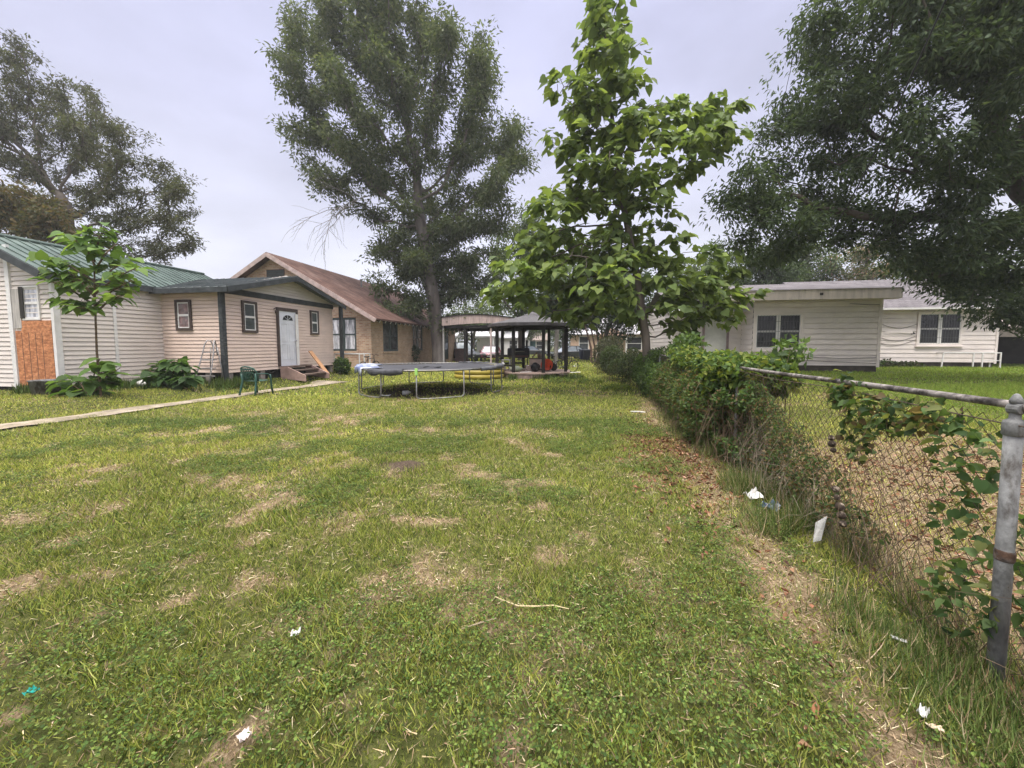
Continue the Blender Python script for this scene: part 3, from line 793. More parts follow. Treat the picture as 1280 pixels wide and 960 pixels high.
# ---------------- steps, plank
so = oB + np.array([math.cos(RZ) * .1 - math.sin(RZ) * 2.75, math.sin(RZ) * .1 + math.cos(RZ) * 2.75, 0]); so[2] = Tz(so[0], so[1])
st = thing('wooden_steps', 'low weathered wooden steps below the white door', 'steps', so, RZ)
for k, (zt, x1) in enumerate(((.46, .3), (.32, .62), (.16, .95))):
    m = MB(); m.box((x1 - .34, -.55, zt - .045), (x1, .75, zt)); m.build('tread', mat('step_wood', (.14, .10, .08), .85, .3, 5, .2, 30), st)
for y in (-.62, .76):
    m = MB(); m.prism([(0, y, 0), (1.05, y, -.1), (1.05, y, .12), (.3, y, .44), (0, y, .44)], (0, .05, 0)); m.build('stringer', mat('stringer_wood', (.40, .27, .23), .8, .2, 5, .2, 30), st)
m = MB(); m.bar((.12, .92, 1.02), (.85, 1.02, .03), .22, .04, up=(1, 0, .6)); pl = m.build('plank', FRESHW)
pl.location = so; pl.rotation_euler = (0, 0, RZ); tag(pl, 'orange brown plank leaning on the wooden steps', 'plank')

# ---------------- C: brick house
oC = P(465, 460, 21.4); oC[2] = .2
Cc = thing('brick_house', 'tan brick house with brown shingle gable roof behind the annex', 'house', oC, RZ)
HC, PC, WC, LC = 2.92, .575, 5.9, 14.9
def wallholes(mb, Mf, w, h, holes, depth=.1):
    xs_ = sorted({0, w, *[q for a in holes for q in (a[0], a[1])]}); zs_ = sorted({0, h, *[q for a in holes for q in (a[2], a[3])]})
    for i in range(len(xs_) - 1):
        for j in range(len(zs_) - 1):
            cx, cz = (xs_[i] + xs_[i + 1]) / 2, (zs_[j] + zs_[j + 1]) / 2
            if any(a[0] < cx < a[1] and a[2] < cz < a[3] for a in holes): continue
            mb.quad(*[Mf @ Vector(p) for p in ((xs_[i], 0, zs_[j]), (xs_[i + 1], 0, zs_[j]), (xs_[i + 1], 0, zs_[j + 1]), (xs_[i], 0, zs_[j + 1]))])
    for a in holes:
        x0, x1, z0_, z1_ = a
        for q in (((x0, 0, z0_), (x1, 0, z0_), (x1, -depth, z0_), (x0, -depth, z0_)), ((x0, 0, z1_), (x1, 0, z1_), (x1, -depth, z1_), (x0, -depth, z1_)),
                  ((x0, 0, z0_), (x0, 0, z1_), (x0, -depth, z1_), (x0, -depth, z0_)), ((x1, 0, z0_), (x1, 0, z1_), (x1, -depth, z1_), (x1, -depth, z0_))):
            mb.quad(*[Mf @ Vector(p) for p in q])
Ff = frame((-2 * WC, 0, -.3), (1, 0, 0), (0, -1, 0)); Fs = frame((0, 0, -.3), (0, 1, 0), (1, 0, 0))
m = MB(); wallholes(m, Ff, 2 * WC, HC + .3, [(2 * WC - 2.5, 2 * WC - .9, 1.25, 3.12)])
m.add([(-2 * WC, 0, HC), (0, 0, HC), (-WC, 0, HC + PC * WC)], [(0, 1, 2)])
m.build('wall', BRICKR, Cc, )
m = MB(); wallholes(m, Fs, LC, HC + .3, [(1.33, 3.25, 1.2, 3.1), (5.45, 7.2, 1.2, 3.1), (11.6, 13.0, .35, 2.75)])
m.quad((0, LC, -.3), (-2 * WC, LC, -.3), (-2 * WC, LC, HC), (0, LC, HC)); m.add([(-2 * WC, LC, HC), (0, LC, HC), (-WC, LC, HC + PC * WC)], [(0, 1, 2)]); m.quad((-2 * WC, 0, -.3), (-2 * WC, LC, -.3), (-2 * WC, LC, HC), (-2 * WC, 0, HC))
m.build('wall', BRICK, Cc)
CURW = mat('white_curtain_glass', (.62, .62, .66), .12, .4, 4, col2=(.2, .21, .24), c2amt=.9, stretch=(3, 3, .5), sharp=(.48, .6), spec=.6)
FT = mat('dark_teal_frame', (.045, .062, .06), .5, .2, 5)
window(Cc, frame((-2.42, .07, 1.03), (1, 0, 0), (0, -1, 0)), 1.44, 1.7, FT, FT, CURW, 2, 2, .08, False, .05, .12, label='dark framed window pair with white curtains')
for y0 in (1.33, 5.45):
    w_ = 1.92 if y0 < 2 else 1.75
    window(Cc, frame((-.07, y0 + .08, .98), (0, 1, 0), (1, 0, 0)), w_ - .16, 1.74, FT, FT, mat('dim_house_glass', (.07, .075, .075), .15, .5, 3, col2=(.02, .024, .026), c2amt=1., spec=.5), 2, 2, .08, False, .05, .14)
    m = MB(); m.box((.0, y0 - .08, .80), (.06, y0 + w_ + .08, .897)); m.build('window_ledge', BRICK, Cc)
m = MB(); m.box((-2.6, -.06, .83), (-.82, -.0, .947)); m.build('window_ledge', BRICKR, Cc)
m = MB(); m.box((-.08, 11.6, .05), (-.04, 13.0, 2.45)); dC = m.build('door', FT, Cc)
m = MB(); m.box((-.04, 11.7, .9), (-.035, 12.9, 2.3)); m.build('pane', GLASS, dC)
SHBT = mat('raw_rake_board', (.44, .34, .31), .7, .2, 4, .2, 30, col2=(.3, .22, .2), c2amt=.6)
go_, eo = .55, .6
rf = MB()
for sgn in (1, -1):
    xe = -WC + sgn * (WC + eo); ze = HC - PC * eo + .06; zt = HC + PC * WC + .06
    rf.add([(xe, -go_, ze), (xe, LC + go_, ze), (-WC, LC + go_, zt), (-WC, -go_, zt), (xe, -go_, ze + .09), (xe, LC + go_, ze + .09), (-WC, LC + go_, zt + .09), (-WC, -go_, zt + .09)],
           [(0, 3, 2, 1), (4, 5, 6, 7), (0, 1, 5, 4), (1, 2, 6, 5), (2, 3, 7, 6), (3, 0, 4, 7)])
rC = rf.build('roof', SHB, Cc)
for y, s in ((6.2, .5), (12.4, .35)):
    x = -4.2 if y < 8 else -3.0
    z = HC + PC * (-x) + .1
    MB().tube([(x, y, z - .1), (x, y, z + s)], .06, 8).lathe([(.0, 0), (.1, .02), (.1, .1), (.0, .14)], (x, y, z + s), 10).build('vent_pipe', STEELD, rC)
fb = MB()
for sgn in (1, -1):
    xe = -WC + sgn * (WC + eo); ze = HC - PC * eo + .06; zt = HC + PC * WC + .06
    fb.bar((xe, -go_ - .015, ze - .04), (-WC, -go_ - .015, zt - .04), .03, .22)
fb.build('rake_board', SHBT, Cc)
m = MB(); m.box((-WC - .5, -.03, 4.75), (-WC + .65, -.004, 5.6)); gv = m.build('gable_vent', BROWNT, Cc)
m = MB()
for k in range(7): m.box((-WC - .45, -.05, 4.8 + k * .11), (-WC + .6, -.031, 4.87 + k * .11))
m.build('louver', FT, gv)
for y in np.arange(.0, LC, .62):
    ra = MB().bar((-.02, y, HC + .02), (eo - .06, y, HC - PC * eo + .0), .05, .12).build('rafter', BROWNT, Cc)
    MB().bar((eo - .06, y, HC - PC * eo - .0), (eo - .045, y, HC - PC * eo - .008), .055, .13).build('rafter_tip', WHITE, ra)

# ---------------- D: cream house on the right
oD = P(1097, 465, 16.0); oD[2] = .35
D = thing('cream_house', 'cream board sided bungalow with grey roof beyond the wire fence', 'house', oD, RZ)
WZ, ED = 4.85, 3.02
lw = MB(); ft = frame((0, 0, 0), (1, 0, 0), (0, -1, 0))
lapwall(lw, ft, .26, ED, lambda z: (-WZ, 0), .225, .02, .022)
lapwall(lw, frame((0, 0, 0), (0, 1, 0), (1, 0, 0)), .26, ED, lambda z: (0, 4.6), .225, .02, .022)
lapwall(lw, frame((-WZ, 1.2, 0), (0, -1, 0), (-1, 0, 0)), .26, ED, lambda z: (0, 1.2), .225, .02, .022)
lapwall(lw, frame((-WZ, 1.2, 0), (1, 0, 0), (0, -1, 0)), .1, 2.75, lambda z: (-3.0, 0), .225, .02, .022)
lapwall(lw, frame((-WZ - 3.0, 8.0, 0), (0, -1, 0), (-1, 0, 0)), .1, 3.3, lambda z: (0, 6.8), .2, .02, .02)
lapwall(lw, frame((0, 4.6, 0), (1, 0, 0), (0, -1, 0)), .26, ED, lambda z: (0, 8.2), .225, .02, .022)
lapwall(lw, frame((8.2, 4.6, 0), (0, 1, 0), (1, 0, 0)), .26, ED, lambda z: (0, 6), .225, .02, .022)
lw.build('wall', CREAMS, D)
m = MB(); m.box((-WZ + .05, .05, -.3), (-.03, 4.5, .255)); m.box((-.5, 4.68, -.3), (8.14, 10, .255)); m.box((-WZ - 2.95, 1.28, -.3), (-WZ + .0, 7.9, .09)); m.build('foundation', mat('skirt_board', (.085, .07, .058), .9, .3, 4), D)
for a_, b_ in (((-.09, -.03, .2), (.025, -.013, ED)), ((8.12, 4.57, .2), (8.225, 4.587, ED)), ((-WZ - 3.04, 1.17, .1), (-WZ - 2.95, 1.187, 2.7))): MB().box(a_, b_).build('corner_trim', CREAMS, D)
# broad fascia box and roofs
FSM = mat('stained_fascia', (.66, .58, .54), .7, .12, 2, .1, 30, col2=(.22, .19, .18), c2amt=.7, stretch=(2.5, 1, .3), sharp=(.55, .7))
m = MB(); m.box((-6.0, -.42, ED - .02), (.42, -.0, ED + .40)); m.build('fascia', FSM, D, bevel=.01)
m = MB(); m.box((-2.55, -.425, ED + .15), (-2.42, -.4205, ED + .25)); m.build('fascia_hole', DARKV, D)
m = MB()
m.add([(-6.05, -.45, ED + .402), (.45, -.45, ED + .402), (.45, 4.6, ED + 1.35), (-6.05, 4.6, ED + 1.35), (.45, 9.5, ED + .4), (-6.05, 9.5, ED + .4)], [(0, 1, 2, 3), (3, 2, 4, 5), (1, 4, 2), (0, 3, 5)]); m.build('roof', SHGX, D)
m = MB(); m.add([(.0, 4.1, ED - .02), (8.8, 4.1, ED - .02), (8.8, 8.0, ED + 1.95), (.0, 8.0, ED + 1.95), (8.8, 12, ED - .02), (0, 12, ED - .02)], [(0, 1, 2, 3), (3, 2, 4, 5), (1, 4, 2), (0, 3, 5)]); m.build('roof', SHGX, D)
m = MB(); m.box((.43, 4.08, ED - .12), (8.82, 4.12, ED - .025)); m.build('eave_board', WHITE, D)
m = MB(); m.add([(-WZ - 3.3, .55, 2.62), (-WZ + .1, .55, 2.62), (-WZ + .1, 2.6, 3.25), (-WZ - 3.3, 2.6, 3.25), (-WZ - 3.3, .55, 2.66), (-WZ + .1, .55, 2.66), (-WZ + .1, 2.6, 3.29), (-WZ - 3.3, 2.6, 3.29)],
               [(0, 3, 2, 1), (4, 5, 6, 7), (0, 1, 5, 4), (1, 2, 6, 5), (2, 3, 7, 6), (3, 0, 4, 7)]); m.build('porch_roof', mat('pale_tin', (.6, .58, .58), .5, .15, 3, metal=.2), D)
m = MB(); m.add([(-WZ - 3.2, 1.0, 3.2), (-WZ - .2, 1.0, 3.2), (-WZ - 1.0, 4.5, 4.1), (-WZ - 3.2, 4.5, 4.1), (-WZ - 3.2, 8.2, 3.2), (-WZ - .2, 8.2, 3.2)], [(0, 1, 2, 3), (3, 2, 5, 4)]); m.build('roof', SHGX, D)
BARG = mat('barred_dark_glass', (.018, .019, .021), .15, .3, 4, spec=.5)
def pairwin(x0, y0, z, w, h, lab):
    c = window(D, frame((x0, y0, z), (1, 0, 0), (0, -1, 0)), w, h, CREAMS, WHITE, BARG, 2, 2, .11, True, .05, .1, 0, lab)
    m = MB(frame((x0, y0, z), (1, 0, 0), (0, -1, 0)))
    for k in np.linspace(.06, w - .06, 15): m.box((k - .007, .042, .02), (k + .007, .049, h - .02))
    for k in (.2, .5, .8): m.box((.03, .0425, h * k - .007), (w - .03, .0485, h * k + .007))
    m.build('burglar_bar', mat('dark_bar', (.07, .07, .072), .6, .2, 5), c)
pairwin(4.82, 4.587, 1.2, 1.76, 1.5, 'paired dark windows with bars under the tree')
pairwin(-WZ + .12, -.013, 1.0, 1.72, 1.42, 'paired barred windows partly behind the vines')
m = MB(frame((-WZ - 1.6, 1.187, .15), (1, 0, 0), (0, -1, 0))); m.box((0, 0, 0), (.95, .03, 2.2)); m.build('door', mat('pale_door', (.55, .54, .50), .6, .15, 2, col2=(.4, .4, .37), c2amt=.5), D)
m = MB(frame((-WZ - 1.6, 1.187, .15), (1, 0, 0), (0, -1, 0))); m.box((-.1, 0, 0), (0, .045, 2.3)); m.box((.95, 0, 0), (1.06, .045, 2.3)); m.build('door_frame', mat('mauve_trim', (.27, .2, .2), .7, .2, 4), D)
m = MB(frame((3.95, 4.6, 0), (1, 0, 0), (0, -1, 0)))
m.add([(.32, .02, 1.83), (.52, .02, 1.90), (.74, .02, 1.70), (.55, .02, 1.66), (.45, .02, 1.77), (.4, .03, 1.76)], [(0, 4, 1), (1, 4, 3, 2)]); m.build('siding_hole', DARKV, D)
m = MB(frame((3.1, 4.6, 0), (1, 0, 0), (0, -1, 0))); m.add([(.2, .016, 1.86), (.9, .016, 1.95), (1.45, .016, 1.93), (1.42, .06, 1.72), (.9, .05, 1.74), (.2, .03, 1.70)], [(0, 1, 4, 5), (1, 2, 3, 4)]); m.build('loose_board', CREAMS, D)
FK = frame((0, 4.6, 0), (1, 0, 0), (0, -1, 0))
for z_, ph in ((2.2, 0), (1.55, 1), (1.32, 2)): MB(FK).tube([(3.15 + .22 * k, .03 + .01 * math.sin(k), z_ - .22 * math.sin(k * PI / 7 + .2 * ph)) for k in range(8)], .01, 4).build('cable', BROWNT, D)
for q_ in ([(-3.2, 4.62, .55), (-2.6, 4.63, .62), (-1.5, 4.63, .56), (-.1, 4.62, .6)], [(-3.4, 4.62, .3), (-2.7, 4.64, .46), (-1.7, 4.63, .42), (-.1, 4.63, .36)], [(-1.2, 4.62, 2.85), (-.6, 4.63, 2.8), (-.1, 4.62, 2.78)]): MB(FK).tube(q_, .011, 4).build('cable', BROWNT, D)
LTM = mat('lean_to_board', (.33, .28, .25), .8, .2, 4)
lt = MB().box((8.23, 8.6, -.3), (13.5, 8.8, 3.0)).build('lean_to', DARKV, D); MB().box((8.23, 5.3, 1.55), (13.5, 5.5, 2.0)).build('beam', LTM, lt); MB().box((13.3, 5.3, -.3), (13.5, 5.5, 1.55)).build('post', LTM, lt); MB().prism([(8.22, 5.1, 2.0), (13.8, 5.1, 2.0), (13.8, 9.2, 3.1), (8.22, 9.2, 3.1)], (0, 0, .06)).build('lean_to_roof', LTM, lt)
# ================================================================== FENCE
def FP(y, o=0., z=0.):
    x = FX0 + FXS * y
    return np.array([x + o * .974, y - o * .224, Tz(x, y) + z])
p1 = G(1243, 858); Y1 = 1.539
post_y = [Y1, 4.72, 7.85, 10.95, 14.0, 17.05, 20.1, 22.7]
fe = thing('chain_link_fence', 'rusty chain link wire fence with galvanised posts and top rail', 'fence', FP(Y1), 0)
fo_ = FP(Y1)
def rel(p): return np.array(p) - fo_
m = MB(); b0 = rel(FP(Y1))
m.tube([b0 + (.003, 0, -.2), b0 + (-.02, 0, 1.12)], .027, 14)
tp = m.build('post', GALV, fe, smooth=True); tp['label'] = 'thick galvanised terminal post nearest the viewer, capped'
m = MB(); m.lathe([(.029, 1.085), (.033, 1.09), (.033, 1.135), (.030, 1.145), (.017, 1.155), (.015, 1.215), (.0195, 1.22), (.0195, 1.23), (.013, 1.245), (.008, 1.254), (.003, 1.257)], b0 + (-.02, 0, 0), 14); m.build('post_cap', GALV, tp, smooth=True)
m = MB(); m.lathe([(.0285, .56), (.030, .565), (.030, .60), (.0285, .605)], b0 + (-.0095, 0, 0), 14); m.build('rusty_band', mat('rust', (.085, .05, .035), .95, .5, 25, .3, 60, col2=(.17, .17, .168), c2amt=.9), tp)
m = MB(); m.lathe([(.019, -.02), (.024, -.015), (.024, .015), (.019, .02)], b0 + (-.02, .0, 1.195), 12, 'y'); m.build('rail_cup', GALV, tp)
for y in post_y[1:]:
    m = MB(); q = rel(FP(y)); m.tube([q + (0, 0, -.2), q + (0, 0, 1.2)], .022, 10); m.lathe([(.025, 1.16), (.025, 1.2), (.018, 1.235), (.004, 1.24)], q, 10); m.build('post', mat('grey_steel_post', (.23, .23, .225), .6, .25, 9, .1, 50, metal=.4), fe, smooth=True)
RAIL = mat('weathered_rail', (.24, .215, .20), .7, .3, 14, .3, 50, metal=.2, col2=(.05, .042, .04), c2amt=.95, sharp=(.47, .58))
ry = np.linspace(-.6, 23, 120)
m = MB(); m.tube([rel(FP(y)) + (0, 0, 1.195 + .012 * math.sin(y * 1.1) - (.012 if y < Y1 else 0)) for y in ry], .0175, 10); m.build('top_rail', RAIL, fe, smooth=True)
# diamond mesh: every wire is a vertical zigzag twisted into its neighbours
def wires(y0, y1, pitch, r, name):
    vs, fs = [], []; nrow = int(1.12 / (pitch * .9)); nb = 0
    ys_ = np.arange(y0, y1, pitch)
    for i, yc in enumerate(ys_):
        if abs(yc - Y1) < .07: continue
        for side in (0, 1):
            pts = []
            for j in range(nrow + 1):
                hz = .05 + j * pitch * .9
                zig = (pitch * .5) * (1 if (j + side) % 2 else -1)
                yy = yc + zig
                sag = .02 * math.sin(yy * 2.1 + hz * 3) + .012 * math.sin(yy * 5.3 - hz * 5)
                p = rel(FP(yy, .0 + .6 * sag + (.003 if side else -.003))); p[2] += hz + .008 * math.sin(yy * 3.3 + hz)
                pts.append(p)
            pts = np.array(pts); k = len(pts)
            ring = np.array([(r, 0, 0), (-.5 * r, .866 * r, 0), (-.5 * r, -.866 * r, 0)])
            v = (pts[:, None, :] + ring[None]).reshape(-1, 3); vs.append(v)
            a = np.arange(k - 1)[:, None] * 3
            for q in range(3):
                qn = (q + 1) % 3
                fs.append(np.c_[a + q, a + qn, a + qn + 3, a + q + 3] + nb)
            nb += len(v)
    return fast(name, np.vstack(vs), np.vstack(fs), RUSTW, fe)
wires(-.5, 7.8, .072, .0019, 'wire_mesh')
wires(7.85, 22.6, .11, .003, 'wire_mesh')
m = MB()
for hz in (.05, 1.14): m.tube([rel(FP(y, -.03)) + (0, 0, hz + .01 * math.sin(3 * y)) for y in np.linspace(-.5, 22.6, 90)], .003, 4)
m.build('tension_wire', RUSTW, fe)

# ================================================================== TRAMPOLINE
tc_ = np.array([-2.62, 12.6, 0]); tc_[2] = Tz(*tc_[:2])
tr = thing('trampoline', 'large round grey trampoline without net on bent steel legs', 'trampoline', tc_)
R, HT = 2.27, .80
tz = lambda a: HT + .02 * math.sin(2 * a + 1) + (.05 * math.exp(-((a % (2 * PI) - 4.1) / .4) ** 2) * -1)
ring = [(R * math.cos(a), R * math.sin(a), tz(a)) for a in np.linspace(0, 2 * PI, 65)]
TRS = mat('trampoline_steel', (.2, .2, .195), .5, .2, 8, .05, 30, metal=.6, col2=(.2, .15, .12), c2amt=.6)
MB().tube(ring, .026, 8).build('frame_ring', TRS, tr, smooth=True)
MATM = mat('trampoline_mat', (.05, .05, .058), .75, .12, 3, .15, 120, col2=(.08, .08, .09), c2amt=.6, spec=.2)
v, f = [(0, 0, HT - .05)], []
for i, rr in enumerate(np.linspace(.3, R - .19, 7)):
    for k in range(64):
        a = 2 * PI * k / 64
        v.append((rr * math.cos(a), rr * math.sin(a), HT - .05 + .045 * (rr / R) ** 2 + .014 * math.sin(3 * a + rr * 2) + (tz(a) - HT) * rr / R))
for k in range(64): f.append((0, 1 + k, 1 + (k + 1) % 64))
for i in range(6):
    for k in range(64): f.append((1 + i * 64 + k, 1 + i * 64 + (k + 1) % 64, 1 + (i + 1) * 64 + (k + 1) % 64, 1 + (i + 1) * 64 + k))
MB().add(v, f).build('mat', MATM, tr, smooth=True)
m = MB()
for k in range(96):
    a = 2 * PI * k / 96
    m.tube([((R - .2) * math.cos(a), (R - .2) * math.sin(a), tz(a) - .012), ((R - .02) * math.cos(a), (R - .02) * math.sin(a), tz(a) - .003)], .012, 5)
so_ = m.build('spring', TRS, tr); so_['kind'] = 'stuff'
# worn edge pad remains
PADM = mat('worn_pad', (.13, .13, .14), .7, .3, 6, .2, 20, col2=(.09, .095, .12), c2amt=.9)
def pad(a0, a1, mt, sag=.0, w=.36, name='edge_pad'):
    n = max(4, int((a1 - a0) / .06)); vs, fs = [], []
    for i, a in enumerate(np.linspace(a0, a1, n)):
        for j, (dr_, dz_) in enumerate(((-w + .04, .012), (-.1, .028), (.04, .034), (.065, .0), (.07, -.06 - sag * (1 + .6 * math.sin(a * 23))))):
            rr = R + dr_ + .02 * math.sin(a * 17 + j); vs.append((rr * math.cos(a), rr * math.sin(a), tz(a) + dz_ + .012 * math.sin(a * 31 + j * 2)))
        if i:
            for j in range(4): b = i * 5 + j; fs.append((b - 5, b, b + 1, b - 4))
    o = MB().add(vs, fs).build(name, mt, tr, smooth=True); s = o.modifiers.new('solid', 'SOLIDIFY'); s.thickness = .015; return o
pad(math.radians(232), math.radians(262), mat('dark_pad', (.06, .06, .068), .7, .3, 8, .2, 30), .05)
pad(math.radians(318), math.radians(372), PADM, .0, .12)
pad(math.radians(40), math.radians(75), PADM, .0, .12)
q = pad(math.radians(172), math.radians(224), mat('blue_white_pad', (.13, .16, .28), .6, .2, 6, .2, 30, col2=(.42, .44, .5), c2amt=1., sharp=(.48, .54)), .08, .6); q['label'] = 'crumpled blue and white pad hanging over the left edge'
for k in range(6):
    ac = math.radians(227.5 + 60 * k); da = math.radians(16.5)
    a, b = ac - da, ac + da
    def pt(an, rr, z): return np.array([rr * math.cos(an), rr * math.sin(an), z])
    gz = lambda p: Tz(p[0] + tc_[0], p[1] + tc_[1]) - tc_[2]
    pts = [pt(a, R, tz(a) - .02), pt(a, R + .01, .18), pt(a, R + .02, .09), pt(a + .03, R + .02, .03)] + [pt(an, R + .04 * math.sin(PI * (an - a) / (b - a)), .025) for an in np.linspace(a + .07, b - .07, 7)] + [pt(b - .03, R + .02, .03), pt(b, R + .02, .09), pt(b, R + .01, .18), pt(b, R, tz(b) - .02)]
    for p in pts: p[2] += gz(p) * (1 - p[2] / HT)
    MB().tube(pts, .021, 8).build('leg', TRS, tr, smooth=True)
a = math.radians(227.5 + 60 - 16.5)
m = MB(); m.tube([(R * math.cos(a), (R) * math.sin(a) - .005, tz(a) - .12), (R * math.cos(a), R * math.sin(a) - .005, tz(a) + .06)], .045, 8); m.build('clip', mat('lime_plastic', (.35, .62, .16), .5, .15, 5), tr)
m = MB()
for a, h in ((4.9, .12), (5.3, .18), (4.55, .1), (1.2, .15), (5.7, .1), (2.2, .12)):
    m.tube([((R - .05) * math.cos(a), (R - .05) * math.sin(a), tz(a) - .02), ((R - .05) * math.cos(a + .01), (R - .05) * math.sin(a + .01), tz(a) - h)], .008, 4)
m.build('strap', BLACKP, tr)

def litter(name, label, cat, px, py, m, mt, rz=0, bev=0, smooth=False, lift=0.):
    o = m.build(name, mt, None, smooth=smooth, bevel=bev); g = G(px, py); o.location = (g[0], g[1], g[2] + lift); o.rotation_euler = (0, 0, rz); tag(o, label, cat); return o
WH = mat('white_litter', (.66, .65, .63), .6, .2, 14, .2, 30, col2=(.42, .38, .33), c2amt=.6)
m = MB().lathe([(.0, 0), (.06, .005), (.066, .03), (.066, .17), (.03, .22), (.022, .25), (.0, .255)], (0, 0, .07), 12, 'x')
litter('bottle', 'white plastic bottle lying under the trampoline', 'bottle', 503, 494, m, WH, .5, smooth=True)
m = MB().add([(-.15, 0, .02), (-.05, -.05, .05), (.12, -.03, .03), (.17, .04, .06), (.0, .07, .02), (-.12, .08, .06)], [(0, 1, 4, 5), (1, 2, 3, 4)])
o = litter('paper_plate', 'flattened white paper plate on bare earth under the trampoline', 'litter', 481, 496, m, WH); o.modifiers.new('s', 'SOLIDIFY').thickness = .01
def crumple(sx, sy, sz, seed, n=7):
    r = np.random.default_rng(seed); v, f = [], []
    for j in range(n):
        for i in range(n):
            v.append((sx * ((i / (n - 1)) - .5) + r.normal(0, sx * .04), sy * ((j / (n - 1)) - .5) + r.normal(0, sy * .04), abs(r.normal(0, sz)) + .012))
    for j in range(n - 1):
        for i in range(n - 1): f.append((j * n + i, j * n + i + 1, j * n + n + i + 1, j * n + n + i))
    return MB().add(v, f)
def scrap(name, label, px, py, sx, sy, sz, mt, seed, rz=0, lift=0., tilt=0):
    o = litter(name, label, 'litter', px, py, crumple(sx, sy, sz, seed), mt, rz, lift=lift); o.modifiers.new('s', 'SOLIDIFY').thickness = .003; o.rotation_euler = (tilt, 0, rz); return o
scrap('paper_scrap', 'crumpled white paper by the fallen leaves at the vine foot', 942, 630, .13, .10, .035, WH, 1, .3, .05)
scrap('plastic_wrapper', 'crumpled dark blue and clear plastic wrapper beside the white paper', 962, 641, .12, .13, .04, mat('blue_wrapper', (.06, .09, .16), .3, .4, 20, col2=(.4, .45, .5), c2amt=.9, sharp=(.5, .6)), 2, .8, .02)
m = MB().add([(0, 0, 0), (.05, .0, .02), (.085, .01, .20), (.02, .02, .14)], [(0, 1, 2, 3)])
o = litter('paper_card', 'stiff white card standing upright in the grass by the fence', 'litter', 1016, 683, m, WH, -.2, lift=.03); o.modifiers.new('s', 'SOLIDIFY').thickness = .002
scrap('teal_wrapper', 'small bright teal plastic scrap in the near lawn', 40, 874, .036, .022, .008, mat('teal_plastic', (.03, .33, .28), .4, .15, 20), 4, .2, .02)
scrap('paper_ball', 'small crumpled white paper in the middle of the near lawn', 370, 801, .036, .03, .012, WH, 5, .2, .025)
scrap('pale_scrap', 'pinkish white torn paper near the bottom of the lawn', 306, 932, .034, .04, .008, mat('pink_paper', (.62, .52, .5), .7, .1, 20), 6, .9, .025)
scrap('paper_strip', 'thin white paper strip on the dry ground by the tall grass', 1124, 809, .055, .014, .006, WH, 7, -.6, .025)
scrap('paper_shred', 'torn white shred at the edge of clover near the post', 1153, 903, .04, .025, .012, WH, 8, .4, .025)
scrap('cream_shred', 'flat cream scrap lying on straw close to the terminal post', 1168, 920, .045, .018, .006, mat('cream_paper', (.62, .5, .36), .8, .1, 20), 9, -.5, .02)
m = MB().tube([(-.14, .04, .02), (0, 0, .025), (.15, -.05, .02)], .016, 6); litter('pipe_piece', 'short white plastic pipe lying before the vines', 'litter', 797, 516, m, WH, 0)
TW2 = mat('bleached_stick', (.5, .4, .24), .8, .15, 10)
litter('fallen_twig', 'long pale bent twig lying on the lawn centre', 'twig', 655, 767, MB().tube([(-.16, .11, .02), (-.1, .05, .035), (-.03, .005, .04), (.06, -.005, .045), (.16, .01, .04), (.24, -.005, .03)], [.003, .0035, .004, .004, .003, .002], 5), TW2)
litter('fallen_twig', 'short brownish twig just below the longer pale twig', 'twig', 600, 788, MB().tube([(-.09, -.03, .03), (0, .0, .04), (.08, .04, .035)], [.003, .004, .0025], 5), TWIG)
m = MB().add([(-.35, -.1, .02), (.3, -.12, .02), (.36, .08, .05), (-.3, .1, .03)], [(0, 1, 2, 3)])
o = litter('paper_sheet', 'white sheet lying on the grass right of the gazebo deck', 'litter', 718, 466, m, WH); o.modifiers.new('s', 'SOLIDIFY').thickness = .02

# ================================================================== GREEN CHAIR
cg = G(322, 494)
ch = thing('garden_chair', 'dark green plastic garden armchair on the lawn by the path', 'chair', cg, math.radians(-14))
CHG = mat('green_plastic', (.022, .075, .055), .4, .15, 6, .03, 20, spec=.5)
# local: seat faces +y
def sheet(fn, nu, nv, name, par, mt, th=.012):
    v = [fn(u, w) for w in np.linspace(0, 1, nv) for u in np.linspace(-1, 1, nu)]; f = [(j * nu + i, j * nu + i + 1, (j + 1) * nu + i + 1, (j + 1) * nu + i) for j in range(nv - 1) for i in range(nu - 1)]
    o = MB().add(v, f).build(name, mt, par, smooth=True); o.modifiers.new('s', 'SOLIDIFY').thickness = th; return o
sheet(lambda u, w: (u * (.21 + .03 * w), -.2 + .44 * w, .43 - .03 * math.sin(PI * w) * (1 - u * u * .5) - .05 * max(0, w - .85) * 6 * .3 + .02 * w), 9, 9, 'seat', ch, CHG)
m = MB()
for k in range(7):
    u = -.72 + k * .24; a = lambda z: (u * (.21 + .06 * z), -.2 - .14 * z + .05 * u * u, .44 + .36 * z * (1 - .12 * u * u))
    m.tube([a(z) for z in np.linspace(0, 1, 6)], .014, 5)
bk = m.build('backrest', CHG, ch, smooth=True)
m = MB(); m.tube([(u_ * .25, -.2 - .135 * z_ + .04 * u_ * u_, .44 + .38 * z_) for u_, z_ in ((-.9, -.02), (-1.04, .35), (-1.04, .7), (-.85, .93), (-.45, 1.03), (0, 1.06), (.45, 1.03), (.85, .93), (1.04, .7), (1.04, .35), (.9, -.02))], .022, 6)
m.tube([(u_ * .25, -.2 - .135 * .82 + .04 * u_ * u_, .44 + .38 * .84) for u_ in np.linspace(-.98, .98, 9)], .02, 6); m.build('back_rim', CHG, bk, smooth=True)
